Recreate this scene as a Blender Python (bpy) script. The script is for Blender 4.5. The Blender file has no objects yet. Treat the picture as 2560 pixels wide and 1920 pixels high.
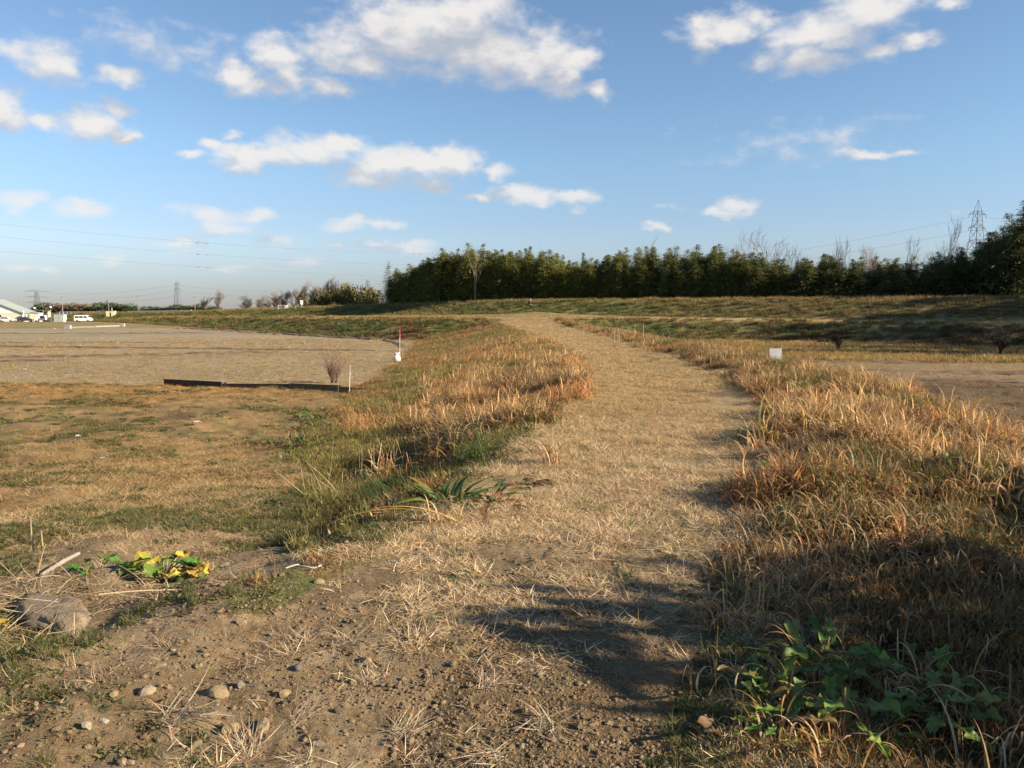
import bpy, bmesh, math, random
import numpy as np
from mathutils import Vector, Matrix

scene = bpy.context.scene
COL = scene.collection
R = math.radians

# ------------------------------------------------------------------ camera
cam_data = bpy.data.cameras.new("camera")
cam = bpy.data.objects.new("camera", cam_data)
COL.objects.link(cam)
cam.location = (0.0, 0.0, 1.6)
cam.rotation_euler = (R(90 - 5.2), 0, 0)
cam_data.sensor_width = 36.0
cam_data.lens = 28.1
cam_data.clip_start = 0.05
cam_data.clip_end = 9000
scene.camera = cam

# ------------------------------------------------------------------ sun, sky, exposure
SUN_EL = R(23.5)
SUN_AZ = math.atan2(0.955, -0.295)          # measured from +Y towards +X
sun_dir = Vector((math.sin(SUN_AZ) * math.cos(SUN_EL), math.cos(SUN_AZ) * math.cos(SUN_EL), math.sin(SUN_EL)))
sl = bpy.data.lights.new("sun", 'SUN')
sl.energy = 5.0
sl.angle = R(0.53)
sl.color = (1.0, 0.85, 0.65)
sun = bpy.data.objects.new("sun", sl)
COL.objects.link(sun)
sun.location = (60, -20, 60)
sun.rotation_euler = sun_dir.to_track_quat('Z', 'Y').to_euler()

scene.view_settings.view_transform = 'Standard'
scene.view_settings.look = 'None'
scene.view_settings.gamma = 1.0
scene.view_settings.use_curve_mapping = False
scene.view_settings.exposure = 1.25

world = bpy.data.worlds.new("World")
scene.world = world
world.use_nodes = True
wt = world.node_tree
wt.nodes.clear()


class G:
    """small helper to wire shader nodes"""
    def __init__(self, t):
        self.t = t

    def n(self, typ, **kw):
        nd = self.t.nodes.new(typ)
        for k, v in kw.items():
            setattr(nd, k, v)
        return nd

    def put(self, sock, v):
        if hasattr(v, 'is_linked'):
            self.t.links.new(v, sock)
        elif v is not None:
            sock.default_value = v

    def math(self, op, a, b=None, c=None, clamp=False):
        nd = self.n('ShaderNodeMath', operation=op, use_clamp=clamp)
        self.put(nd.inputs[0], a)
        if b is not None:
            self.put(nd.inputs[1], b)
        if c is not None:
            self.put(nd.inputs[2], c)
        return nd.outputs[0]

    def vec(self, op, a, b=None, c=None):
        nd = self.n('ShaderNodeVectorMath', operation=op)
        self.put(nd.inputs[0], a)
        if b is not None:
            self.put(nd.inputs[1], b)
        if c is not None:
            self.put(nd.inputs[2], c)
        return nd.outputs['Value'] if op in ('LENGTH', 'DOT_PRODUCT', 'DISTANCE') else nd.outputs['Vector']

    def noise(self, vec, scale, detail=4, rough=0.55, dim='3D'):
        nd = self.n('ShaderNodeTexNoise', noise_dimensions=dim)
        self.put(nd.inputs['Vector'], vec)
        nd.inputs['Scale'].default_value = scale
        nd.inputs['Detail'].default_value = detail
        nd.inputs['Roughness'].default_value = rough
        return nd.outputs[0]

    def mix(self, f, a, b, blend='MIX'):
        nd = self.n('ShaderNodeMix', data_type='RGBA', blend_type=blend)
        self.put(nd.inputs[0], f)
        self.put(nd.inputs[6], a)
        self.put(nd.inputs[7], b)
        return nd.outputs[2]

    def smooth(self, v, lo, hi, t0=0.0, t1=1.0):
        nd = self.n('ShaderNodeMapRange', interpolation_type='SMOOTHSTEP')
        self.put(nd.inputs[0], v)
        nd.inputs[1].default_value = lo
        nd.inputs[2].default_value = hi
        nd.inputs[3].default_value = t0
        nd.inputs[4].default_value = t1
        return nd.outputs[0]


def sky_world():
    g = G(wt)
    sky = g.n('ShaderNodeTexSky', sky_type='NISHITA', sun_disc=False)
    sky.sun_elevation = SUN_EL
    sky.sun_rotation = SUN_AZ
    sky.altitude = 50
    sky.air_density = 1.0
    sky.dust_density = 0.25
    sky.ozone_density = 3.0
    # clouds: (azimuth, elevation, half-width, half-height) in radians around the horizon
    C = CLOUDS
    grp = bpy.data.node_groups.new("cloud_cover", 'ShaderNodeTree')
    grp.interface.new_socket("Dir", in_out='INPUT', socket_type='NodeSocketVector')
    grp.interface.new_socket("Lift", in_out='INPUT', socket_type='NodeSocketFloat')
    grp.interface.new_socket("Density", in_out='OUTPUT', socket_type='NodeSocketFloat')
    q = G(grp)
    gi = q.n('NodeGroupInput')
    go = q.n('NodeGroupOutput')
    sep = q.n('ShaderNodeSeparateXYZ')
    q.put(sep.inputs[0], gi.outputs[0])
    az = q.math('ARCTAN2', sep.outputs[0], sep.outputs[1])
    el = q.math('ADD', q.math('ARCSINE', sep.outputs[2]), gi.outputs[1])
    comb = q.n('ShaderNodeCombineXYZ')
    q.put(comb.inputs[0], az)
    q.put(comb.inputs[1], el)
    p0 = comb.outputs[0]
    # ragged outlines
    nz = q.n('ShaderNodeTexNoise', noise_dimensions='2D')
    q.put(nz.inputs['Vector'], q.vec('MULTIPLY', p0, (1.0, 1.5, 1.0)))
    nz.inputs['Scale'].default_value = 18
    nz.inputs['Detail'].default_value = 6
    nz.inputs['Roughness'].default_value = 0.56
    wob = q.vec('MULTIPLY', q.vec('SUBTRACT', nz.outputs[1], (0.5, 0.5, 0.5)), (0.05, 0.03, 0))
    p = q.vec('ADD', p0, wob)
    acc = None
    for (a, e, rx, ry, s) in C:
        d = q.vec('LENGTH', q.vec('MULTIPLY_ADD', p, (1 / rx, 1 / ry, 0), (-a / rx, -e / ry, 0)))
        v = q.math('MULTIPLY_ADD', d, -s, s)          # s at centre, 0 on the rim
        if acc is None:
            acc = v
        else:
            nd = q.n('ShaderNodeMath', operation='SMOOTH_MAX')
            q.put(nd.inputs[0], acc)
            q.put(nd.inputs[1], v)
            nd.inputs[2].default_value = 0.30
            acc = nd.outputs[0]
    fine = q.noise(q.vec('MULTIPLY', p0, (1.0, 1.8, 1.0)), 30, 5, 0.52, '2D')
    acc = q.math('ADD', acc, q.math('MULTIPLY_ADD', fine, 1.15, -0.44))
    # the same kind of broken cloud all round the sky outside the view
    big = q.noise(q.vec('MULTIPLY', gi.outputs[0], (1.0, 1.0, 3.2)), 3.4, 7, 0.55)
    away = q.smooth(q.math('ABSOLUTE', az), 0.66, 0.95)
    over = q.smooth(el, 0.50, 0.75)
    outside = q.math('MAXIMUM', away, over)
    gen = q.math('MULTIPLY_ADD', big, 5.5, -3.2)
    gen = q.math('MULTIPLY_ADD', q.math('SUBTRACT', 1.0, outside), -3.0, gen)
    acc = q.math('MAXIMUM', acc, gen)
    q.put(go.inputs[0], acc)

    tc = g.n('ShaderNodeTexCoord')
    dirv = g.vec('NORMALIZE', tc.outputs['Generated'])

    def cover(lift):
        nd = g.n('ShaderNodeGroup')
        nd.node_tree = grp
        g.put(nd.inputs[0], dirv)
        nd.inputs[1].default_value = lift
        return nd.outputs[0]
    d0 = cover(0.0)
    d1 = cover(0.030)
    alpha = g.smooth(d0, -0.12, 0.88)
    shade = g.smooth(g.math('SUBTRACT', d1, d0), -0.95, 0.50)     # lit tops, greyer bellies
    core = g.smooth(d0, 0.3, 1.1)
    shade = g.math('MULTIPLY', shade, g.math('MULTIPLY_ADD', core, 0.25, 0.75))
    ccol = g.mix(shade, (6.1, 5.85, 5.6, 1), (3.0, 3.25, 3.8, 1))
    sepd = g.n('ShaderNodeSeparateXYZ')
    g.put(sepd.inputs[0], dirv)
    low = g.smooth(sepd.outputs[2], 0.02, 0.20, 0.55, 1.0)         # thin, hazy clouds near the horizon
    a2 = g.math('MULTIPLY', g.math('MULTIPLY', alpha, low), 0.93)
    up = g.smooth(sepd.outputs[2], -0.02, 0.005)
    a2 = g.math('MULTIPLY', a2, up)
    tn = g.mix(g.smooth(sepd.outputs[2], 0.0, 0.09), (.48, .50, .67, 1), (.93, .88, .97, 1))
    tn = g.mix(g.smooth(sepd.outputs[2], 0.06, 0.20), tn, SKY_TINT)
    tint = g.mix(1.0, sky.outputs[0], tn, 'MULTIPLY')
    colr = g.mix(a2, tint, ccol)
    bg = g.n('ShaderNodeBackground')
    g.put(bg.inputs[0], colr)
    bg.inputs[1].default_value = 0.063
    out = g.n('ShaderNodeOutputWorld')
    wt.links.new(bg.outputs[0], out.inputs[0])
    world.cycles.sampling_method = 'MANUAL'
    world.cycles.sample_map_resolution = 512


SKY_TINT = (1.06, 1.08, 1.09, 1)
CLOUDS = [
    (-0.096, 0.331, 0.1161, 0.0364, 1), (-0.048, 0.345, 0.0612, 0.0259, 1), (-0.039, 0.303, 0.1168, 0.0374, 1), (-0.135, 0.313, 0.0729, 0.0316, 1), (0.024, 0.294, 0.0675, 0.0270, 1), (0.063, 0.277, 0.0307, 0.0247, 1), (0.102, 0.256, 0.0214, 0.0123, 0.9), (0.077, 0.294, 0.0366, 0.0189, 1), (-0.205, 0.305, 0.0654, 0.0236, 0.75), (-0.167, 0.328, 0.0359, 0.0233, 0.9), (-0.182, 0.286, 0.0540, 0.0215, 0.8),
    (-0.278, 0.290, 0.0344, 0.0209, 1), (-0.323, 0.263, 0.0307, 0.0158, 1), (-0.280, 0.248, 0.0287, 0.0098, 0.8), (-0.220, 0.260, 0.0236, 0.0120, 0.9), (-0.256, 0.268, 0.0290, 0.0214, 0.9), (-0.302, 0.255, 0.0398, 0.0134, 0.8),
    (-0.430, 0.294, 0.0256, 0.0109, 0.15), (-0.407, 0.284, 0.0314, 0.0101, 0.2), (-0.370, 0.276, 0.0489, 0.0103, 0.15),
    (-0.517, 0.258, 0.0450, 0.0218, 0.9), (-0.496, 0.255, 0.0241, 0.0172, 0.9), (-0.446, 0.249, 0.0228, 0.0091, 0.65), (-0.554, 0.203, 0.0203, 0.0246, 1), (-0.479, 0.201, 0.0397, 0.0206, 1), (-0.522, 0.201, 0.0188, 0.0111, 0.9), (-0.443, 0.190, 0.0204, 0.0085, 1), (-0.453, 0.216, 0.0202, 0.0129, 0.8),
    (-0.379, 0.178, 0.0129, 0.0055, 0.9), (-0.349, 0.190, 0.0176, 0.0083, 0.9), (-0.323, 0.200, 0.0123, 0.0066, 0.6), (-0.324, 0.175, 0.0367, 0.0168, 1), (-0.281, 0.178, 0.0464, 0.0158, 1), (-0.240, 0.189, 0.0533, 0.0199, 1), (-0.207, 0.195, 0.0299, 0.0160, 1),
    (-0.153, 0.178, 0.0551, 0.0203, 1), (-0.170, 0.162, 0.0549, 0.0146, 0.9), (-0.112, 0.177, 0.0494, 0.0176, 1), (-0.066, 0.182, 0.0403, 0.0176, 1), (-0.108, 0.156, 0.0371, 0.0119, 0.8), (-0.015, 0.169, 0.0187, 0.0083, 0.7),
    (-0.034, 0.140, 0.0312, 0.0096, 0.9), (0.005, 0.143, 0.0437, 0.0132, 1), (0.034, 0.138, 0.0250, 0.0120, 0.9), (0.079, 0.140, 0.0279, 0.0108, 0.9), (0.079, 0.123, 0.0112, 0.0048, 0.5),
    (-0.360, 0.111, 0.0332, 0.0142, 1), (-0.308, 0.109, 0.0315, 0.0116, 1), (-0.343, 0.096, 0.0450, 0.0069, 0.8), (-0.384, 0.081, 0.0190, 0.0080, 0.8), (-0.399, 0.077, 0.0215, 0.0068, 0.6), (-0.546, 0.114, 0.0254, 0.0114, 0.8), (-0.485, 0.107, 0.0373, 0.0086, 0.75), (-0.202, 0.105, 0.0302, 0.0096, 0.7), (-0.157, 0.107, 0.0307, 0.0084, 0.8), (-0.210, 0.079, 0.0151, 0.0060, 0.7), (-0.171, 0.080, 0.0245, 0.0085, 0.7), (-0.126, 0.078, 0.0310, 0.0086, 0.75),
    (-0.466, 0.059, 0.0152, 0.0050, 0.5), (-0.544, 0.050, 0.0209, 0.0043, 0.5), (-0.280, 0.058, 0.0411, 0.0048, 0.45), (-0.343, 0.049, 0.0338, 0.0047, 0.4), (-0.513, 0.044, 0.0096, 0.0043, 0.45), (-0.396, 0.063, 0.0162, 0.0046, 0.4), (-0.279, 0.083, 0.0233, 0.0059, 0.5),
    (0.252, 0.319, 0.0568, 0.0206, 1), (0.220, 0.325, 0.0204, 0.0155, 1), (0.227, 0.298, 0.0175, 0.0132, 0.6), (0.290, 0.324, 0.0224, 0.0152, 0.9), (0.352, 0.301, 0.0689, 0.0228, 0.9), (0.399, 0.318, 0.0561, 0.0245, 0.95), (0.340, 0.278, 0.0591, 0.0156, 0.9), (0.419, 0.278, 0.0254, 0.0101, 0.8), (0.450, 0.286, 0.0271, 0.0089, 0.8), (0.487, 0.316, 0.0190, 0.0057, 0.5),
    (0.415, 0.172, 0.0461, 0.0065, 0.8), (0.409, 0.176, 0.0208, 0.0065, 0.7), (0.449, 0.172, 0.0126, 0.0043, 0.6), (0.337, 0.188, 0.0193, 0.0050, 0.05), (0.363, 0.194, 0.0162, 0.0038, 0.05),
    (0.267, 0.123, 0.0260, 0.0117, 1), (0.249, 0.116, 0.0234, 0.0059, 0.8), (0.174, 0.100, 0.0170, 0.0066, 0.9), (0.187, 0.123, 0.0151, 0.0048, 0.4), (0.498, 0.108, 0.0058, 0.0032, 0.4),
]
sky_world()


# ------------------------------------------------------------------ little library
def mat(name, color, rough=0.7, metal=0.0, var=0.12, scale=6.0, bump=0.0, trans=0.0):
    """plain procedural material: a base colour broken up by noise"""
    m = bpy.data.materials.new(name)
    m.use_nodes = True
    t = m.node_tree
    g = G(t)
    b = t.nodes['Principled BSDF']
    tc = g.n('ShaderNodeTexCoord')
    nz = g.noise(tc.outputs['Object'], scale, 5, 0.6)
    f = g.smooth(nz, 0.3, 0.7, 1 - var, 1 + var)
    c = g.vec('SCALE', None)
    sc = c.node
    sc.inputs[0].default_value = color[:3]
    g.put(sc.inputs[3], f)
    g.put(b.inputs['Base Color'], c)
    b.inputs['Roughness'].default_value = rough
    b.inputs['Metallic'].default_value = metal
    if rough > 0.6:
        b.inputs['Specular IOR Level'].default_value = 0.25
    if bump:
        bn = g.n('ShaderNodeBump')
        bn.inputs['Strength'].default_value = bump
        bn.inputs['Distance'].default_value = 0.02
        g.put(bn.inputs['Height'], g.noise(tc.outputs['Object'], scale * 4, 6, 0.65))
        g.put(b.inputs['Normal'], bn.outputs[0])
    return m


def tag(o, label=None, cat=None, group=None, kind=None):
    if label:
        o['label'] = label
    if cat:
        o['category'] = cat
    if group:
        o['group'] = group
    if kind:
        o['kind'] = kind
    return o


def empty(name, loc, rz=0.0, label=None, cat=None, group=None):
    o = bpy.data.objects.new(name, None)
    COL.objects.link(o)
    o.location = loc
    o.rotation_euler = (0, 0, rz)
    return tag(o, label, cat, group)


class MB:
    """collects simple shapes into ONE mesh"""
    def __init__(self):
        self.v = []
        self.f = []

    def add(self, vs, fs):
        o = len(self.v)
        self.v += [tuple(p) for p in vs]
        self.f += [tuple(i + o for i in f) for f in fs]

    def box(self, c, s, rz=0.0, rot=None):
        hx, hy, hz = s[0] / 2, s[1] / 2, s[2] / 2
        vs = [Vector((x, y, z)) for x in (-hx, hx) for y in (-hy, hy) for z in (-hz, hz)]
        m = rot if rot is not None else Matrix.Rotation(rz, 3, 'Z')
        vs = [m @ p + Vector(c) for p in vs]
        self.add(vs, [(0, 1, 3, 2), (4, 6, 7, 5), (0, 4, 5, 1), (2, 3, 7, 6), (0, 2, 6, 4), (1, 5, 7, 3)])
        return self

    def tube(self, pts, rad, n=6, cap=True):
        pts = [Vector(p) for p in pts]
        if not isinstance(rad, (list, tuple)):
            rad = [rad] * len(pts)
        rings = []
        for i, p in enumerate(pts):
            d = (pts[min(i + 1, len(pts) - 1)] - pts[max(i - 1, 0)])
            if d.length < 1e-9:
                d = Vector((0, 0, 1))
            d.normalize()
            a = Vector((1, 0, 0)) if abs(d.x) < 0.8 else Vector((0, 1, 0))
            s = d.cross(a).normalized()
            t = d.cross(s)
            rings.append([p + (s * math.cos(2 * math.pi * k / n) + t * math.sin(2 * math.pi * k / n)) * rad[i] for k in range(n)])
        vs = [q for r in rings for q in r]
        fs = []
        for i in range(len(pts) - 1):
            for k in range(n):
                fs.append((i * n + k, i * n + (k + 1) % n, (i + 1) * n + (k + 1) % n, (i + 1) * n + k))
        if cap:
            fs.append(tuple(range(n - 1, -1, -1)))
            fs.append(tuple((len(pts) - 1) * n + k for k in range(n)))
        self.add(vs, fs)
        return self

    def prism(self, poly, y0, y1, axis='Y'):
        """a polygon in the x-z plane pushed out along y"""
        n = len(poly)
        vs = [(x, y0, z) for x, z in poly] + [(x, y1, z) for x, z in poly]
        fs = [tuple(range(n)), tuple(range(2 * n - 1, n - 1, -1))]
        fs += [(i, i + n, (i + 1) % n + n, (i + 1) % n) for i in range(n)]
        self.add(vs, fs)
        return self

    def lathe(self, prof, n=12, c=(0, 0, 0)):
        vs, fs = [], []
        for r, z in prof:
            vs += [(c[0] + r * math.cos(2 * math.pi * k / n), c[1] + r * math.sin(2 * math.pi * k / n), c[2] + z) for k in range(n)]
        for i in range(len(prof) - 1):
            for k in range(n):
                fs.append((i * n + k, i * n + (k + 1) % n, (i + 1) * n + (k + 1) % n, (i + 1) * n + k))
        fs.append(tuple(range(n - 1, -1, -1)))
        fs.append(tuple((len(prof) - 1) * n + k for k in range(n)))
        self.add(vs, fs)
        return self

    def build(self, name, m, parent=None, smooth=False, bevel=0.0, loc=None):
        me = bpy.data.meshes.new(name)
        me.from_pydata(self.v, [], self.f)
        bm = bmesh.new()
        bm.from_mesh(me)
        bmesh.ops.recalc_face_normals(bm, faces=bm.faces)
        if bevel:
            bmesh.ops.bevel(bm, geom=list(bm.edges), offset=bevel, segments=2, affect='EDGES', profile=0.6)
        bm.to_mesh(me)
        bm.free()
        if smooth:
            me.shade_smooth()
        me.materials.append(m)
        o = bpy.data.objects.new(name, me)
        COL.objects.link(o)
        if parent is not None:
            o.parent = parent
        if loc is not None:
            o.location = loc
        return o


def copy_tree(o, parent=None):
    c = o.copy()
    COL.objects.link(c)
    c.parent = parent
    for ch in o.children:
        copy_tree(ch, c)
    return c


# ------------------------------------------------------------------ TERRAIN SHAPE (metres; camera stands on the dike at 0,0)
def _hash(ix, iy, seed):
    h = (ix.astype(np.int64) * 374761393 + iy.astype(np.int64) * 668265263 + seed * 974634727) & 0x7fffffff
    h = ((h ^ (h >> 13)) * 1274126177) & 0x7fffffff
    return ((h ^ (h >> 16)) & 0xffff) / 65535.0


def vnoise(x, y, seed=0):
    ix, iy = np.floor(x), np.floor(y)
    fx, fy = x - ix, y - iy
    fx = fx * fx * (3 - 2 * fx)
    fy = fy * fy * (3 - 2 * fy)
    a = _hash(ix, iy, seed)
    b = _hash(ix + 1, iy, seed)
    c = _hash(ix, iy + 1, seed)
    d = _hash(ix + 1, iy + 1, seed)
    return (a * (1 - fx) + b * fx) * (1 - fy) + (c * (1 - fx) + d * fx) * fy


def fbm(x, y, s, o=4, seed=0, gain=0.5):
    v = 0.0
    amp, tot = 1.0, 0.0
    for k in range(o):
        v = v + amp * vnoise(x * s + 17.3 * k, y * s - 9.1 * k, seed + k)
        tot += amp
        amp *= gain
        s *= 2.03
    return v / tot


def sst(a, b, x):
    t = np.clip((x - a) / (b - a), 0, 1)
    return t * t * (3 - 2 * t)


def smax(a, b, k):
    h = np.clip(0.5 + 0.5 * (a - b) / k, 0, 1)
    return b * (1 - h) + a * h + k * h * (1 - h)


def poly_dist(X, Y, P):
    """signed distance to an open polyline (positive on the camera's side) and the line's interpolated extra values"""
    P = np.asarray(P, float)
    best = np.full(X.shape, 1e18)
    sg = np.ones(X.shape)
    ex = [np.zeros(X.shape) for _ in range(P.shape[1] - 2)]
    for i in range(len(P) - 1):
        ax, ay = P[i, :2]
        dx, dy = P[i + 1, 0] - ax, P[i + 1, 1] - ay
        L2 = dx * dx + dy * dy
        t = np.clip(((X - ax) * dx + (Y - ay) * dy) / L2, 0, 1)
        qx, qy = X - (ax + t * dx), Y - (ay + t * dy)
        d = qx * qx + qy * qy
        m = d < best - 1e-9
        best = np.where(m, d, best)
        sg = np.where(m, np.sign(dx * qy - dy * qx + 1e-12), sg)
        for j in range(len(ex)):
            v = P[i, 2 + j] + t * (P[i + 1, 2 + j] - P[i, 2 + j])
            ex[j] = np.where(m, v, ex[j])
    return [np.sqrt(best) * sg] + ex


# levee crest, from the right round to the far left: x, y, height
CREST = [(230, -80, 3.0), (120, 25, 3.0), (54, 84, 3.0), (26, 106.5, 3.1), (2.5, 125, 3.2), (-27, 165, 2.75), (-64, 205, 2.05), (-92, 232, 1.2), (-135, 275, .75), (-300, 400, .6), (-900, 800, .6)]
# outer edge of the berm in front of it: x, y, height, slope of the berm behind the edge
BERM = [(230, -98, .2, .05), (112, 16, .2, .05), (47, 75, .30, .06), (28, 90, .62, .05), (14, 96, .70, .045), (7, 93.5, .62, .045), (-4, 92.5, .62, .045), (-8.5, 94, .75, .03), (-52, 156, .45, .012), (-95, 215, -.2, .012), (-130, 258, -1.35, .006), (-300, 380, -1.55, 0), (-900, 770, -1.55, 0)]
PATH_Y = [-6, 1.5, 2.7, 4.8, 6.5, 8.6, 11.8, 14.4, 18.6, 26, 40, 58, 80, 92, 100]
PATH_L = [-1.6, -1.6, -1.5, -1.0, -.62, .05, .75, 1.25, 1.95, 2.2, 1.95, 1.05, -.5, -2.2, -4]
PATH_R = [.1, .3, .55, 1.2, 1.95, 2.75, 4.0, 4.65, 5.0, 5.7, 6.1, 6.1, 5.2, 4.8, 6]


def path_edges(Y):
    return np.interp(Y, PATH_Y, PATH_L), np.interp(Y, PATH_Y, PATH_R)


LOT_EDGE = [(60, 33, 0), (-4.6, 29.0, 0), (-8.2, 29.9, 0), (-13.6, 31.4, 0), (-20, 33.5, 0), (-34, 34.5, 0), (-90, 36, 0)]      # the boards and the bank that close the near lot


def terrain(X, Y, detail=True):
    X = np.asarray(X, float)
    Y = np.asarray(Y, float)
    sd, zc = poly_dist(X, Y, CREST)
    st, zt, kt = poly_dist(X, Y, BERM)
    L, Rr = path_edges(Y)
    mid = (L + Rr) / 2
    left = X < mid
    lot = np.interp(Y, [-8, 0, 3, 5, 6.5, 8, 11, 14, 20, 28, 31, 34], [0, 0, -.02, -.10, -.36, -.60, -.84, -1.0, -1.16, -1.32, -1.36, -1.6])
    lot = lot * np.clip(1 + 0.004 * (X + 3), .85, 1.05)
    se = poly_dist(X, Y, LOT_EDGE)[0]
    # the near lot stands a little above the field behind the boards
    lotz = np.where(se > 0, lot, -1.6)
    lotz = np.where((se <= 0) & (se > -.6), -1.6 + (lot + 1.6) * sst(-.5, -.02, se) * .0, lotz)
    right = np.full(X.shape, -1.6)
    base = np.where(left, lotz, right)
    # behind the levee the land lies at 0
    base = np.where(sd < -2, base + (0.0 - base) * sst(-2, -9, sd), base)
    far = sst(150, 240, Y) * (X < 0)
    base = base + far * 0.1 * (sd > 0)
    # dike that carries the path
    zp = np.interp(Y, [-6, 60, 74, 92, 100], [0, 0, .08, .55, .6])
    dl = np.clip(L - X, 0, None)
    dr = np.clip(X - Rr, 0, None)
    kl = np.interp(Y, [0, 4.6, 6.2, 9.5, 14, 20, 32, 60, 85], [.05, .14, .62, .56, .30, .22, .215, .24, .26])
    roll = 0.06 * (1 - np.exp(-dl / .4))
    dike_l = zp + roll - kl * np.maximum(dl - .25, 0)
    sh = np.interp(Y, [0, 3, 8, 20, 40, 80], [.9, 1.3, 2.2, 1.9, 1.3, .8])
    dike_r = zp + .20 * (1 - np.exp(-dr / .5)) * sst(3, 7, Y) - .42 * np.maximum(dr - sh, 0)
    dike = np.where(left, dike_l, dike_r)
    # the crown of the path is slightly dished
    mid_w = np.clip((Rr - L) / 2, .5, None)
    onp = np.clip(1 - np.abs(X - mid) / mid_w, 0, 1)
    dike = dike - .05 * sst(0, .8, onp) * sst(5, 10, Y)
    dike = np.where((Y < -3), 0, dike)
    kk = np.interp(Y, [4.0, 10], [.004, .22])
    z = smax(dike, base, kk)
    # berm and levee
    kin = np.minimum(np.clip(-st, 0, 40) * kt, 1.1)
    zb = np.where(st < 0, zt + kin, zt - .34 * st)
    zb = np.where(sd > -1.5, zb, -9)
    lev = np.where(sd >= 0, zc - .30 * np.maximum(sd - 1.8, 0), zc - .36 * np.maximum(-sd - 1.8, 0))
    z = smax(z, zb, .30)
    z = smax(z, lev, .35)
    if detail:
        r = np.hypot(X, Y)
        z = z + (fbm(X, Y, .55, 3, 5) - .5) * .10 * sst(2, 8, r)
        bank = sst(-.5, 1.0, dl) * (X < mid) * (z > -1.5) + sst(.2, 1.0, dr) * (X >= mid)
        z = z + (fbm(X, Y, 1.2, 3, 9) - .5) * np.where(X >= mid, .34, .26) * np.clip(bank, 0, 1) * sst(1, 5, r) * sst(60, 25, r)
        z = z + (fbm(X, Y, 5.0, 3, 15) - .5) * .035 * (r < 60)
        z = z + (fbm(X, Y, 22.0, 2, 21) - .5) * .014 * (r < 14)
        face = np.clip(sst(1, 3, sd) * sst(14, 8, sd) + sst(-1, 0, st) * sst(8, 5, st), 0, 1) * (r > 60)
        z = z + (fbm(X, Y, .45, 4, 41) - .5) * .26 * face
    return z


def ground_z(x, y):
    return float(terrain(np.array([x]), np.array([y]))[0])


def zones(X, Y):
    """weights of the kinds of ground, each 0..1"""
    sd, zc = poly_dist(X, Y, CREST)
    st, zt, kt = poly_dist(X, Y, BERM)
    se = poly_dist(X, Y, LOT_EDGE)[0]
    L, Rr = path_edges(Y)
    mid = (L + Rr) / 2
    left = X < mid
    w = (fbm(X, Y, .9, 3, 51) - .5) * np.clip(.25 + Y * .03, .3, 1.6)
    dl, dr = L - X + w, X - Rr + w
    path = (dl < 0) & (dr < 0) & (Y > 4.0) & (Y < 97)
    kl = np.interp(Y, [0, 5, 8, 14, 20, 32, 50, 85], [0, .4, 2.0, 4.9, 6.9, 8.2, 8.4, 9.0])
    slope_l = left & (dl >= 0) & (dl < kl) & (Y > 4) & (st > -1)
    slope_r = (~left) & (dr >= 0) & (dr < 6.5) & (st > 0) & (Y > -3)
    lower = (st > -.6) & (st < 6.8) & ~path & (Y > 30)
    terrace = (st <= -.6) & (sd > 2) & ~path
    upper = (sd > -2) & (sd < 10) & (st <= 3) & (Y > 20)
    behind = sd < -2
    upper = upper & (sd < 1.8 + (zc - zt) / .30 + 1)
    terrace = terrace & ~upper
    lower = lower & ~upper & ~terrace & ~behind
    slope_l = slope_l & ~lower & ~terrace & ~upper
    slope_r = slope_r & ~lower & ~terrace & ~upper
    field_l = left & (se < -.05) & ~slope_l & ~lower & ~terrace & ~upper & ~behind & ~path & (Y > 20)
    field_l = field_l & (Y < 158 + (X + 60) * -.0)
    field_r = (~left) & ~slope_r & ~lower & ~terrace & ~upper & ~behind & ~path
    return dict(sd=sd, st=st, se=se, dl=dl, dr=dr, left=left, path=path, slope_l=slope_l, slope_r=slope_r, lower=lower, terrace=terrace, upper=upper, behind=behind, field_l=field_l, field_r=field_r, kl=kl, zc=zc)


# ------------------------------------------------------------------ ground colours (surface colours; right field darkened in place of shade)
def mixc(a, b, t):
    return a + (b - a) * t[:, None]


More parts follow.
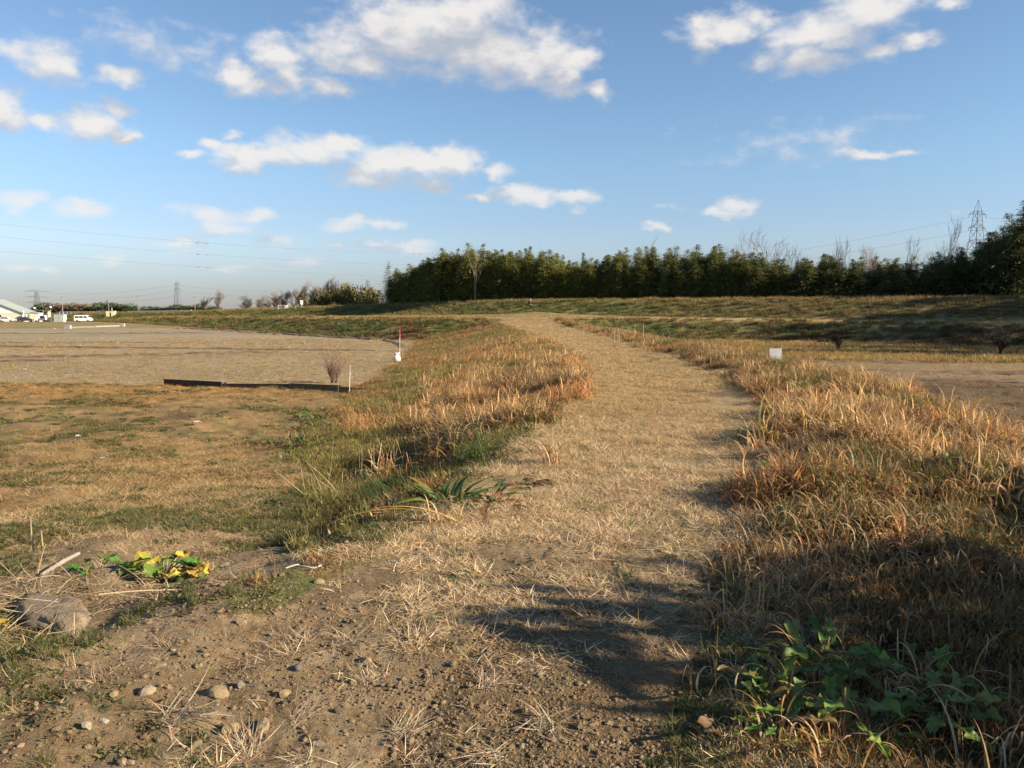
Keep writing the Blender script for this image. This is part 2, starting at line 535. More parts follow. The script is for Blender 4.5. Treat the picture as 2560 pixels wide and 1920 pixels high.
def ground_colour(X, Y, Z):
    c3 = lambda *c: np.array(c)[None, :] * np.ones((len(X), 1))
    n1 = fbm(X, Y, .35, 4, 61)
    n2 = fbm(X, Y, 1.6, 4, 62)
    n3 = fbm(X, Y, 6.0, 3, 63)
    soil = mixc(c3(.225, .162, .094), c3(.165, .116, .065), sst(.35, .65, n2))
    soil = mixc(soil, c3(.31, .228, .138), sst(.55, .75, n3) * .6)
    r = np.hypot(X, Y)
    straw = mixc(c3(.31, .225, .118), c3(.20, .145, .076), sst(.42, .60, n2))
    straw = mixc(straw, c3(.145, .128, .052), sst(.56, .68, fbm(X, Y, .7, 4, 67)) * .6)
    lotc = mixc(c3(.17, .115, .055), c3(.225, .15, .070), sst(.4, .62, n1))
    lotc = mixc(lotc, c3(.095, .064, .035), sst(.55, .70, fbm(X, Y, .8, 4, 66)) * .7)
    lotc = mixc(lotc, c3(.115, .105, .040), sst(.52, .66, n2) * .7)
    dry = c3(.26, .165, .07)
    col = np.where(z_['left'][:, None], mixc(soil, lotc, sst(6.5, 11, Y + (n1 - .5) * 4)), soil)
    # the yellowed grass along the far edge of the lot
    edge = sst(-9, -1, -z_['se']) * sst(-5, -12, X + (n1 - .5) * 8)
    col = mixc(col, c3(.33, .19, .065), np.clip(edge * z_['left'] * sst(18, 24, Y), 0, 1))
    bare = sst(4.2, 6.2, Y + (n1 - .5) * 2)
    col = np.where(z_['path'][:, None], mixc(soil, straw, bare * sst(.25, .55, n2 + n3 * .4 - .05)), col)
    wornm = np.exp(-((X - (z_['pl'] + z_['pr']) / 2 - 1.0) / .8) ** 2) * sst(12, 9, Y)
    col = mixc(col, soil, wornm * z_['path'] * .6)
    bank = mixc(c3(.15, .10, .045), c3(.095, .095, .035), sst(.45, .6, n2))
    bank = mixc(bank, c3(.13, .075, .040), sst(.55, .68, n1) * .7)
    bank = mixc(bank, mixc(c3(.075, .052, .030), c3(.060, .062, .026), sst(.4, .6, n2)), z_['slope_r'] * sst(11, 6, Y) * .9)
    m = (z_['slope_l'] | z_['slope_r'])
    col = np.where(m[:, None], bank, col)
    grn = mixc(c3(.105, .115, .040), c3(.19, .15, .060), sst(.40, .60, n1))
    grn = mixc(grn, c3(.14, .075, .040), sst(.52, .64, fbm(X, Y, .16, 3, 71)) * .9)
    grn = mixc(grn, c3(.06, .085, .025), sst(.55, .7, n2) * .6)
    col = np.where(z_['lower'][:, None], grn, col)
    up = mixc(c3(.20, .165, .065), c3(.13, .125, .045), sst(.42, .6, n1))
    up = mixc(up, c3(.12, .07, .04), sst(5, 30, X)[:] * sst(.4, .6, n2) * .7)
    col = np.where(z_['upper'][:, None], up, col)
    ter = mixc(c3(.29, .205, .092), c3(.20, .15, .066), sst(.4, .62, n1))
    # trodden tracks along the berm and up to the crest
    tr = np.exp(-((z_['st'] + 1.7 + (n1 - .5)) / .95) ** 2) * sst(4, 12, X)
    tr = np.maximum(tr, np.exp(-((z_['st'] + 2.2) / 1.2) ** 2) * sst(-30, -40, X))
    ter = mixc(ter, c3(.42, .30, .16), tr * .9)
    col = np.where(z_['terrace'][:, None], ter, col)
    rim = np.exp(-((z_['st'] + .2) / .9) ** 2) * (Y > 30) * ((z_['terrace']) | (z_['lower'])) * sst(6, 16, np.abs(X - 2))
    col = mixc(col, c3(.36, .24, .10), rim * .75)
    ramp = [(-66, 200), (-60, 186), (-50, 174), (-42, 166)]
    rd = np.abs(poly_dist(X, Y, ramp)[0])
    col = mixc(col, c3(.42, .30, .15), np.exp(-(rd / 1.3) ** 2) * .85)
    fs = mixc(c3(.280, .230, .150), c3(.235, .190, .122), sst(.35, .65, fbm(X * .5, Y, .25, 4, 81)))
    fs = mixc(fs, c3(.30, .235, .14), sst(.6, .75, n3) * .5)
    brim = np.exp(-((z_['dl'] - z_['kl']) / .7) ** 2)
    fs = mixc(fs, c3(.33, .235, .12), brim * .8)
    foot = sst(8.6, 7.0, z_['st']) * (Y > 30)
    fs = mixc(fs, c3(.11, .068, .040), foot * .8)
    foot2 = np.exp(-((z_['st'] - 7.1) / .35) ** 2) * sst(-30, -45, X)
    fs = mixc(fs, c3(.42, .31, .17), foot2)
    col = np.where(z_['field_l'][:, None], fs, col)
    gr = (z_['left'] & (Y > 150) & ~z_['behind'] & ~z_['terrace'] & ~z_['upper'] & ~z_['lower'])
    far = mixc(c3(.26, .185, .085), c3(.19, .15, .065), sst(.4, .6, n1))
    col = mixc(col, far, gr * sst(146, 152, Y + (X + 75) * -.05))
    fr = mixc(c3(.150, .104, .056), c3(.118, .080, .043), sst(.4, .6, n1))  # darker soil colour stands in for tree shade thinned out here
    strawp = sst(.0, .25, np.sin((Y + X * .22 - 41 + (n1 - .5) * 3) / 17 * math.pi)) * sst(41, 43, Y + X * .22) * sst(58, 55, Y + X * .22) * sst(11, 18, X)
    fr = mixc(fr, c3(.235, .170, .088), strawp * .8)
    for c_, w_ in ((38.5, .7), (41.3, .5), (58.5, .7)):
        fr = mixc(fr, c3(.075, .052, .032), np.exp(-((Y + X * .22 - c_ + (n1 - .5) * 1.5) / w_) ** 2) * .8)
    col = np.where(z_['field_r'][:, None], fr, col)
    rb = np.exp(-((z_['st'] - 7.4) / .5) ** 2) * sst(6, 12, X) * (Y > 30)
    col = mixc(col, c3(.33, .22, .10), rb)
    col = np.where(z_['behind'][:, None], mixc(c3(.10, .085, .04), c3(.15, .12, .055), sst(.4, .6, n1)), col)
    return np.clip(col, .01, .9)


def ground_material(name, fine, bump, dist):
    m = bpy.data.materials.new(name)
    m.use_nodes = True
    t = m.node_tree
    g = G(t)
    b = t.nodes['Principled BSDF']
    at = g.n('ShaderNodeAttribute', attribute_name='soil')
    geo = g.n('ShaderNodeNewGeometry')
    p = geo.outputs['Position']
    a = g.noise(p, fine, 6, 0.68)
    c = g.noise(p, fine * 5.3, 3, 0.6)
    f = g.math('MULTIPLY', g.smooth(a, .28, .72, .72, 1.30), g.smooth(c, .3, .7, .82, 1.18))
    sc = g.n('ShaderNodeVectorMath', operation='SCALE')
    g.put(sc.inputs[0], at.outputs['Color'])
    g.put(sc.inputs[3], f)
    hue = g.mix(g.smooth(g.noise(p, fine * .33, 4, .6), .4, .65), (1.05, .99, .92, 1), (.95, 1.02, 1.02, 1))
    g.put(b.inputs['Base Color'], g.mix(1.0, sc.outputs[0], hue, 'MULTIPLY'))
    b.inputs['Roughness'].default_value = .95
    b.inputs['Specular IOR Level'].default_value = .12
    bn = g.n('ShaderNodeBump')
    bn.inputs['Strength'].default_value = bump
    bn.inputs['Distance'].default_value = dist
    h = g.math('MULTIPLY_ADD', c, .4, g.noise(p, fine * 1.7, 6, .7))
    g.put(bn.inputs['Height'], h)
    g.put(b.inputs['Normal'], bn.outputs[0])
    return m


def quads_to_mesh(name, V, F):
    me = bpy.data.meshes.new(name)
    me.vertices.add(len(V))
    me.vertices.foreach_set('co', np.asarray(V, np.float32).ravel())
    k = F.shape[1]
    me.loops.add(F.size)
    me.loops.foreach_set('vertex_index', F.astype(np.int32).ravel())
    me.polygons.add(len(F))
    me.polygons.foreach_set('loop_start', np.arange(0, F.size, k, dtype=np.int32))
    me.polygons.foreach_set('loop_total', np.full(len(F), k, np.int32))
    me.update(calc_edges=True)
    return me


def set_col(me, name, C, domain='POINT'):
    at = me.color_attributes.new(name, 'FLOAT_COLOR', domain)
    c4 = np.ones((len(C), 4), np.float32)
    c4[:, :3] = C
    at.data.foreach_set('color', c4.ravel())


# one sheet of ground laid out in rings, fine near the viewpoint and coarse far away
ang = np.concatenate([np.linspace(-42, 42, 640), np.linspace(45, 315, 68)])
ang = np.radians(ang)
rad = np.concatenate([[0.02, .4, .8, 1.1], np.geomspace(1.3, 40, 330), np.geomspace(40.5, 360, 185), np.geomspace(385, 4200, 26)])
AA, RR = np.meshgrid(ang, rad)
GX, GY = (RR * np.sin(AA)).ravel(), (RR * np.cos(AA)).ravel()
GZ = terrain(GX, GY)
z_ = zones(GX, GY)
z_['pl'], z_['pr'] = path_edges(GY)
GC = ground_colour(GX, GY, GZ)
na, nr = len(ang), len(rad)
ii = (np.arange(nr - 1)[:, None] * na + np.arange(na)[None, :]).ravel()
jj = (np.arange(nr - 1)[:, None] * na + (np.arange(na)[None, :] + 1) % na).ravel()
FQ = np.stack([ii, jj, jj + na, ii + na], 1)[:, ::-1]
zone_id = np.zeros(len(GX), int)                 # 0 ground
zone_id[z_['field_l']] = 1
zone_id[z_['field_r']] = 2
zone_id[z_['slope_l'] | z_['slope_r']] = 3
zone_id[z_['upper'] | z_['lower'] | z_['terrace']] = 4
zone_id[z_['path']] = 5
zone_id[z_['behind']] = 6
fz = zone_id[FQ[:, 0]]
soil_near = ground_material('bare_soil', 30, .9, .012)
soil_path = ground_material('straw_littered_soil', 26, .8, .012)
soil_field = ground_material('ploughed_soil', 7, .9, .05)
soil_bank = ground_material('bank_turf', 7, .8, .06)
for zid, nm, mt in ((0, 'ground', soil_near), (1, 'plowed_field', soil_field), (2, 'plowed_field.001', soil_field), (3, 'dike', soil_bank), (4, 'levee', soil_bank), (5, 'path', soil_path), (6, 'riverside_ground', soil_bank)):
    F = FQ[fz == zid]
    used, inv = np.unique(F.ravel(), return_inverse=True)
    me = quads_to_mesh(nm, np.stack([GX[used], GY[used], GZ[used]], 1), inv.reshape(-1, 4))
    set_col(me, 'soil', GC[used])
    me.shade_smooth()
    me.materials.append(mt)
    o = bpy.data.objects.new(nm, me)
    COL.objects.link(o)
    o['kind'] = 'structure'


# ------------------------------------------------------------------ blades, leaves and tufts
def blades(rng, n, length, lean, curl, width, spread=.05, segs=4, profile='blade', dirs=None, base=None, lvar=.35, z0=0.0, cpow=1.0, twist=.6, col=None, cvar=.18, fold=0.0):
    """n curved strips; returns vertices, quads, per-vertex colours"""
    az = rng.uniform(0, 2 * np.pi, n) if dirs is None else dirs
    ln = length * (1 + lvar * rng.uniform(-1, 1, n))
    t0 = np.radians(rng.normal(lean[0], lean[1], n))
    cu = np.radians(rng.normal(curl[0], curl[1], n))
    if base is None:
        rr = spread * np.sqrt(rng.uniform(0, 1, n))
        aa = rng.uniform(0, 2 * np.pi, n)
        base = np.stack([rr * np.cos(aa), rr * np.sin(aa), np.full(n, z0)], 1)
    s = np.linspace(0, 1, segs + 1)
    th = t0[:, None] + cu[:, None] * s[None, :] ** cpow      # angle from the vertical
    st = ln[:, None] / segs
    hor = np.concatenate([np.zeros((n, 1)), np.cumsum(np.sin((th[:, 1:] + th[:, :-1]) / 2) * st, 1)], 1)
    ver = np.concatenate([np.zeros((n, 1)), np.cumsum(np.cos((th[:, 1:] + th[:, :-1]) / 2) * st, 1)], 1)
    dx, dy = np.cos(az)[:, None], np.sin(az)[:, None]
    side = rng.normal(0, .18, n)[:, None] * s[None, :] ** 2 * ln[:, None]
    P = np.stack([base[:, 0:1] + hor * dx - side * dy, base[:, 1:2] + hor * dy + side * dx, base[:, 2:3] + ver], 2)
    if profile == 'blade':
        w = width * (1 - s ** 2.2 * .92)
    elif profile == 'stem':
        w = width * (1 - .55 * s)
    elif profile == 'round':
        w = width * np.clip(np.sin(np.pi * np.clip((s - .25) / .78, 0, 1)) ** .6, .05, 1)
    else:
        w = width * np.clip(np.sin(np.pi * (s * .93 + .05)) ** .8, .04, 1)
    tw = az + np.pi / 2 + rng.normal(0, twist, n)
    W = np.stack([np.cos(tw), np.sin(tw), rng.normal(0, .25, n)], 1)
    W /= np.linalg.norm(W, axis=1)[:, None]
    wv = w[None, :, None] * (1 + .25 * rng.uniform(-1, 1, n))[:, None, None]
    A = P - W[:, None, :] * wv / 2
    B = P + W[:, None, :] * wv / 2
    V = np.stack([A, B], 2).reshape(-1, 3)
    k = (segs + 1) * 2
    q = np.array([[2 * i, 2 * i + 1, 2 * i + 3, 2 * i + 2] for i in range(segs)])
    F = (np.arange(n)[:, None, None] * k + q[None]).reshape(-1, 4)
    if col is None:
        col = (1, 1, 1)
    col = np.asarray(col, float)
    cc = col[rng.integers(0, len(col), n)] if col.ndim == 2 else np.repeat(col[None], n, 0)
    cc = cc * (1 + cvar * rng.uniform(-1, 1, (n, 1))) * (1 + .06 * rng.uniform(-1, 1, (n, 3)))
    C = np.repeat(cc, k, 0)
    return V, F, C


def join(*parts):
    V, F, C, o = [], [], [], 0
    for v, f, c in parts:
        V.append(v)
        F.append(f + o)
        C.append(c)
        o += len(v)
    return np.concatenate(V), np.concatenate(F), np.concatenate(C)


def leaf_material(name, trans=.35, rough=.65, inst=True):
    m = bpy.data.materials.new(name)
    m.use_nodes = True
    t = m.node_tree
    t.nodes.clear()
    g = G(t)
    a = g.n('ShaderNodeAttribute', attribute_name='tone')
    c = a.outputs['Color']
    if inst:
        b = g.n('ShaderNodeAttribute', attribute_name='tint', attribute_type='INSTANCER')
        c = g.mix(1.0, c, b.outputs['Color'], 'MULTIPLY')
    geo = g.n('ShaderNodeNewGeometry')
    f = g.smooth(g.noise(geo.outputs['Position'], 55, 3, .6), .3, .7, .82, 1.18)
    sc = g.n('ShaderNodeVectorMath', operation='SCALE')
    g.put(sc.inputs[0], c)
    g.put(sc.inputs[3], f)
    c = sc.outputs[0]
    p = g.n('ShaderNodeBsdfPrincipled')
    g.put(p.inputs['Base Color'], c)
    p.inputs['Roughness'].default_value = rough
    p.inputs['Specular IOR Level'].default_value = .25
    tr = g.n('ShaderNodeBsdfTranslucent')
    g.put(tr.inputs[0], c)
    mx = g.n('ShaderNodeMixShader')
    mx.inputs[0].default_value = trans
    t.links.new(p.outputs[0], mx.inputs[1])
    t.links.new(tr.outputs[0], mx.inputs[2])
    o = g.n('ShaderNodeOutputMaterial')
    t.links.new(mx.outputs[0], o.inputs[0])
    return m


M_grass = leaf_material('grass_blade')
M_leaf = leaf_material('leaf_blade', .3, .5)
M_leaf_solo = leaf_material('plant_leaf', .3, .5, inst=False)
M_stem_solo = leaf_material('dry_stem', .25, .7, inst=False)


def proto(coll, name, part, m):
    V, F, C = part
    me = quads_to_mesh(name, V, F)
    set_col(me, 'tone', C)
    me.materials.append(m)
    o = bpy.data.objects.new(name, me)
    coll.objects.link(o)
    return o


def spread(name, coll, P, scale, tint, rz, idx, tilt=None):
    """one object of ground cover: many tufts set on points"""
    me = bpy.data.meshes.new(name)
    n = len(P)
    me.vertices.add(n)
    me.vertices.foreach_set('co', np.asarray(P, np.float32).ravel())
    for an, ty, dat in (('size', 'FLOAT', scale), ('spin', 'FLOAT_VECTOR', None), ('pick', 'INT', idx), ('tint', 'FLOAT_COLOR', None)):
        at = me.attributes.new(an, ty, 'POINT')
        if an == 'spin':
            rv = np.zeros((n, 3), np.float32)
            rv[:, 2] = rz
            if tilt is not None:
                rv[:, :2] = tilt
            at.data.foreach_set('vector', rv.ravel())
        elif an == 'tint':
            c4 = np.ones((n, 4), np.float32)
            c4[:, :3] = tint
            at.data.foreach_set('color', c4.ravel())
        else:
            at.data.foreach_set('value', np.asarray(dat, np.int32 if ty == 'INT' else np.float32))
    o = bpy.data.objects.new(name, me)
    COL.objects.link(o)
    o['kind'] = 'stuff'
    gt = bpy.data.node_groups.new(name + '_cover', 'GeometryNodeTree')
    gt.interface.new_socket("Geometry", in_out='INPUT', socket_type='NodeSocketGeometry')
    gt.interface.new_socket("Geometry", in_out='OUTPUT', socket_type='NodeSocketGeometry')
    N, Lk = gt.nodes.new, gt.links.new
    gi, go = N('NodeGroupInput'), N('NodeGroupOutput')
    ci = N('GeometryNodeCollectionInfo')
    ci.inputs[0].default_value = coll
    ci.inputs['Separate Children'].default_value = True
    ci.inputs['Reset Children'].default_value = True
    ip = N('GeometryNodeInstanceOnPoints')

    def attr(nm, ty):
        a = N('GeometryNodeInputNamedAttribute')
        a.data_type = ty
        a.inputs[0].default_value = nm
        return a.outputs[0]
    Lk(gi.outputs[0], ip.inputs['Points'])
    Lk(ci.outputs[0], ip.inputs['Instance'])
    ip.inputs['Pick Instance'].default_value = True
    Lk(attr('pick', 'INT'), ip.inputs['Instance Index'])
    e2r = N('FunctionNodeEulerToRotation')
    Lk(attr('spin', 'FLOAT_VECTOR'), e2r.inputs[0])
    Lk(e2r.outputs[0], ip.inputs['Rotation'])
    Lk(attr('size', 'FLOAT'), ip.inputs['Scale'])
    Lk(ip.outputs[0], go.inputs[0])
    md = o.modifiers.new('cover', 'NODES')
    md.node_group = gt
    return o


def sample(rng, n, rmin, rmax, amax=37.5, power=1.0, amin=None):
    """points in the wedge of ground the photo looks over, denser near the viewpoint"""
    a = np.radians(rng.uniform(-amax if amin is None else amin, amax, n))
    u = rng.uniform(0, 1, n)
    if abs(power) < 1e-6:
        r = rmin * (rmax / rmin) ** u
    else:
        r = (rmin ** power + u * (rmax ** power - rmin ** power)) ** (1 / power)
    return r * np.sin(a), r * np.cos(a), r


def lay(name, coll, nvar, rng, X, Y, size, tint, sink=.01):
    Z = terrain(X, Y) - sink
    n = len(X)
    return spread(name, coll, np.stack([X, Y, Z], 1), size, tint, rng.uniform(0, 2 * np.pi, n), rng.integers(0, nvar, n))


rng = np.random.default_rng(7)
SRC = lambda nm: bpy.data.collections.new(nm)
PALE = [(.50, .385, .245), (.42, .315, .19), (.56, .455, .32), (.34, .245, .14)]
TAN = [(.48, .33, .155), (.40, .262, .112), (.55, .395, .20), (.32, .20, .09), (.46, .295, .125)]

# tall dead grass, arching over and curling at the tips
c_tall = SRC('tall_dead_grass')
for k in range(6):
    r_ = np.random.default_rng(100 + k)
    proto(c_tall, 'tall_tuft', join(
        blades(r_, 14, .36, (30, 26), (140, 65), .0145, .16, 8, col=TAN, cpow=1.7, cvar=.35),
        blades(r_, 14, .28, (30, 24), (170, 70), .0125, .18, 8, col=TAN + PALE, cpow=1.5, cvar=.3),
        blades(r_, 16, .20, (38, 24), (45, 30), .009, .17, 4, col=[(.26, .15, .07), (.17, .11, .05), (.13, .11, .04)], cvar=.3),
        blades(r_, 1, .44, (12, 14), (35, 25), .005, .1, 4, 'stem', col=PALE)), M_grass)
# coarser curls for the nearest bank
c_curl = SRC('curled_dead_grass')
for k in range(5):
    r_ = np.random.default_rng(140 + k)
    proto(c_curl, 'curl_tuft', join(
        blades(r_, 7, .27, (8, 14), (215, 80), .0085, .10, 11, col=TAN + PALE, cpow=1.9, cvar=.3),
        blades(r_, 9, .15, (40, 22), (90, 50), .006, .13, 6, col=[(.30, .19, .09), (.17, .105, .05), (.11, .10, .04), (.38, .27, .14)], cvar=.3),
        blades(r_, 12, .09, (62, 20), (30, 30), .007, .15, 3, col=[(.12, .075, .04), (.085, .085, .03), (.07, .05, .03)])), M_grass)
# short straw lying on trodden soil
c_straw = SRC('short_straw')
for k in range(5):
    r_ = np.random.default_rng(200 + k)
    proto(c_straw, 'straw_tuft', join(
        blades(r_, 32, .085, (74, 11), (18, 14), .0033, .075, 3, col=PALE),
        blades(r_, 16, .06, (52, 18), (35, 20), .003, .08, 3, col=[(.32, .22, .11), (.24, .17, .08), (.20, .18, .07)])), M_grass)
# splayed dead tussocks
c_splay = SRC('splayed_straw')
for k in range(4):
    r_ = np.random.default_rng(240 + k)
    proto(c_splay, 'splay_tuft', join(
        blades(r_, 40, .13, (76, 9), (12, 16), .0052, .05, 4, col=PALE, lvar=.5, dirs=r_.normal(0, .8, 40)),
        blades(r_, 12, .08, (66, 10), (25, 18), .0036, .04, 4, col=PALE)), M_grass)
# green grass
c_green = SRC('green_grass')
for k in range(4):
    r_ = np.random.default_rng(300 + k)
    proto(c_green, 'green_tuft', join(
        blades(r_, 40, .16, (26, 16), (45, 25), .0048, .07, 4, col=[(.115, .13, .04), (.15, .155, .055), (.09, .105, .035)]),
        blades(r_, 12, .13, (40, 18), (50, 30), .0045, .08, 4, col=[(.34, .25, .11), (.25, .19, .08)])), M_grass)
# little broad-leaved weeds
c_weed = SRC('ground_weeds')
for k in range(5):
    r_ = np.random.default_rng(340 + k)
    proto(c_weed, 'weed_mat', join(
        blades(r_, 34, .045, (58, 18), (30, 20), .020, .085, 2, 'leaf', col=[(.085, .105, .035), (.12, .125, .045), (.06, .08, .03), (.16, .13, .055), (.15, .10, .05)]),
        blades(r_, 8, .05, (35, 20), (20, 20), .003, .08, 2, 'stem', col=[(.22, .15, .07)])), M_leaf)
# low brown and green undergrowth of the banks
c_brush = SRC('bank_undergrowth')
for k in range(5):
    r_ = np.random.default_rng(400 + k)
    proto(c_brush, 'brush_clump', join(
        blades(r_, 30, .20, (24, 18), (20, 30), .0042, .16, 3, 'stem', col=[(.26, .17, .085), (.19, .125, .06), (.36, .26, .135)]),
        blades(r_, 44, .075, (60, 30), (25, 30), .024, .17, 2, 'leaf', z0=.06, col=[(.17, .115, .05), (.11, .112, .04), (.21, .14, .06), (.085, .095, .035), (.28, .20, .09)]),
        blades(r_, 30, .06, (60, 30), (25, 30), .020, .17, 2, 'leaf', z0=.015, col=[(.12, .07, .035), (.08, .09, .03)])), M_leaf)
# coarse rough grass for the levees, seen from far off
c_rough = SRC('levee_rough_grass')
for k in range(5):
    r_ = np.random.default_rng(460 + k)
    proto(c_rough, 'rough_patch', join(
        blades(r_, 46, .36, (26, 18), (40, 30), .026, .42, 3, col=[(.9, .8, .7), (1.15, 1.1, 1.0), (.7, .75, .7), (1.0, .9, .8)]),
        blades(r_, 26, .20, (50, 24), (20, 30), .06, .42, 2, 'leaf', z0=.03, col=[(.6, .65, .55), (.8, .85, .7)])), M_grass)
# crumbs of soil and small gravel
c_grit = SRC('soil_crumbs')


def pebble(rng, n=1, sub=1, rough=.25, flat=.7):
    bm = bmesh.new()
    bmesh.ops.create_icosphere(bm, subdivisions=sub, radius=1)
    ph = rng.uniform(0, 9, 6)
    sx, sy = rng.uniform(.8, 1.25), rng.uniform(.75, 1.1)
    for v in bm.verts:
        c = v.co
        k = 1 + rough * (math.sin(c.x * 2.1 + ph[0]) * .5 + math.sin(c.y * 2.7 + ph[1]) * .4 + math.sin(c.z * 2.3 + ph[2]) * .35 + math.sin(c.x * 5 + c.y * 4 + ph[3]) * .18) + rough * .25 * rng.uniform(-1, 1)
        v.co = Vector((c.x * sx * k, c.y * sy * k, c.z * flat * k))
    me = bpy.data.meshes.new('stone')
    bm.to_mesh(me)
    bm.free()
    return me


def stone_material(name, inst=False):
    m = bpy.data.materials.new(name)
    m.use_nodes = True
    t = m.node_tree
    g = G(t)
    b = t.nodes['Principled BSDF']
    tc = g.n('ShaderNodeTexCoord')
    nz = g.noise(tc.outputs['Object'], 2.2, 6, .65)
    if inst:
        a = g.n('ShaderNodeAttribute', attribute_name='tint', attribute_type='INSTANCER').outputs['Color']
    else:
        oi = g.n('ShaderNodeObjectInfo')
        a = oi.outputs['Color']
    sc = g.n('ShaderNodeVectorMath', operation='SCALE')
    g.put(sc.inputs[0], a)
    g.put(sc.inputs[3], g.smooth(nz, .3, .7, .72, 1.22))
    g.put(b.inputs['Base Color'], sc.outputs[0])
    b.inputs['Roughness'].default_value = .9
    b.inputs['Specular IOR Level'].default_value = .2
    bn = g.n('ShaderNodeBump')
    bn.inputs['Strength'].default_value = .5
    bn.inputs['Distance'].default_value = .1
    g.put(bn.inputs['Height'], g.noise(tc.outputs['Object'], 9, 5, .7))
    g.put(b.inputs['Normal'], bn.outputs[0])
    return m


M_grit = stone_material('gritty_crumb', True)
M_stone = stone_material('river_stone')
for k in range(5):
    me = pebble(np.random.default_rng(500 + k), sub=1, rough=.3, flat=.75)
    me.materials.append(M_grit)
    o = bpy.data.objects.new('crumb', me)
    c_grit.objects.link(o)


def rand_tint(rng, n, base, var=.2, hv=.08):
    return np.asarray(base)[None, :] * (1 + var * rng.uniform(-1, 1, (n, 1))) * (1 + hv * rng.uniform(-1, 1, (n, 3)))


# --- dead grass on both shoulders of the dike
X, Y, r = sample(rng, 150000, 2.2, 92, power=.62)
zz = zones(X, Y)
pl, pr = path_edges(Y)
cl = fbm(X, Y, .42, 3, 91)
cl2 = fbm(X, Y, 1.25, 3, 92)
pR = sst(-.25, .25, zz['dr']) * sst(6.5, 4.2, zz['dr']) * (.16 + .84 * sst(.43, .57, cl * .35 + cl2 * .65)) * sst(4.8, 7.5, Y) * np.interp(Y, [6, 12, 30, 60], [.5, .62, .9, 1])
pR = pR * np.where(Y > 30, 1.0, 1.0)
dlr = zz['dl'] / np.maximum(zz['kl'], .5)
topband = sst(.0, .35, zz['dl']) * sst(.80, .35, dlr) * sst(.46, .57, cl * .4 + cl2 * .6 + .07 * sst(10, 14, Y)) * sst(9.5, 11.5, Y) * sst(62, 30, Y)
pL = topband * 1.1
p = np.where(~zz['left'] & (zz['st'] > 0), pR, np.where(zz['slope_l'], pL, 0))
edge = (zz['se'] > 0) & (zz['se'] < 1.2) & (X < -13) & zz['left']
p = np.where(edge, .0, p)
keep = rng.uniform(0, 1, len(X)) < p
X, Y, cl, cl2, zr = X[keep], Y[keep], cl[keep], cl2[keep], zz['dr'][keep]
n = len(X)
t = rand_tint(rng, n, (1.08, .99, .90), .32, .06)
t *= np.where((fbm(X, Y, .5, 2, 95) > .56)[:, None], np.array([1.06, .90, .80]), np.array([1, 1, 1]))
dk = sst(.48, .36, fbm(X, Y, 1.7, 3, 96))[:, None]
t = t * (1 - .35 * dk)
grn = rng.uniform(0, 1, n) < .05
t[grn] *= np.array([.5, .8, .5])
size = (.45 + .75 * rng.uniform(0, 1, n)) * np.interp(Y, [5, 9, 16, 35, 90], [.62, .80, .66, .68, .95]) * np.where(zr > 0, 1.08, 1.28) * (.62 + .75 * sst(.44, .62, cl2))
lay('dry_grass', c_tall, 6, rng, X, Y, size, t)

# --- curled dead grass on the near right bank
X, Y, r = sample(rng, 16000, 1.9, 13, power=.9, amin=-10)
zz = zones(X, Y)
p = sst(-.1, .5, zz['dr']) * ~zz['left'] * sst(13, 9, Y) * (.10 + .90 * sst(.42, .58, fbm(X, Y, 1.3, 3, 97)))
p = p * np.where((np.abs(X - 1.45) < .75) & (Y < 3.75), .5, 1.0)
keep = rng.uniform(0, 1, len(X)) < p * .34
X, Y = X[keep], Y[keep]
n = len(X)
lay('dry_grass.001', c_curl, 5, rng, X, Y, .65 + .5 * rng.uniform(0, 1, n), rand_tint(rng, n, (.88, .80, .70), .25, .06))

# --- straw on the path and in the lot
X, Y, r = sample(rng, 165000, 2.0, 96, power=.32)
zz = zones(X, Y)
f1 = fbm(X, Y, 1.5, 4, 101)
f0 = fbm(X, Y, .5, 3, 102)
near = sst(4.0, 7.2, Y + (f0 - .5) * 2.5)
fp = fbm(X, Y, .95, 4, 104)
pp = sst(.445, .57, fp * .75 + f1 * .25 + .10 * near + .05 * sst(12, 25, Y) - .025) * (.05 + .95 * near)
wornm = np.exp(-((X - (path_edges(Y)[0] + path_edges(Y)[1]) / 2 - .9) / .75) ** 2) * sst(13, 9, Y)
pp = pp * (1 - .6 * wornm)
lotp = sst(.45, .62, f0 * .5 + f1 * .5) * sst(5.0, 9, Y) * .36
lotp = lotp + .8 * np.exp(-((X + 4.6 + .1 * (Y - 10)) / 2.2) ** 2) * np.exp(-((Y - 12.5) / 3) ** 2)
p = np.where(zz['path'] | ((~zz['left'] == False) & (zz['dl'] < .6)), pp, np.where(zz['left'] & (zz['se'] > 0), lotp, .25 * (zz['dr'] < .8)))
p = np.where((Y < 5.0) & (zz['dl'] < 1.2) & (zz['dr'] < .2), pp * .8, p)
p = p * np.where((X < -.75 + .25 * (f0 - .5)) & (Y < 5.1), .06, 1.0) * np.where(zz['left'] & (zz['dl'] > .15) & (Y > 5.2) & (Y < 10.5) & (zz['dl'] < zz['kl'] + .4), .10, 1.0)
keep = rng.uniform(0, 1, len(X)) < p
X, Y, r = X[keep], Y[keep], r[keep]
n = len(X)
t = rand_tint(rng, n, (1.24, 1.20, 1.12), .25, .05)
wr = sst(5, 16, r)[:, None]
t = t * (np.array([1.22, 1.24, 1.30]) * (1 - wr) + np.array([1.04, 1.0, .88]) * wr)
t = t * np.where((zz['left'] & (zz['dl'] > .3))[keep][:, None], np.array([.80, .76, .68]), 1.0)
lay('straw', c_straw, 5, rng, X, Y, np.interp(r, [2, 10, 30, 60, 96], [.95, 1.15, 1.8, 2.4, 3.2]) * rng.uniform(.7, 1.3, n), t, .003)

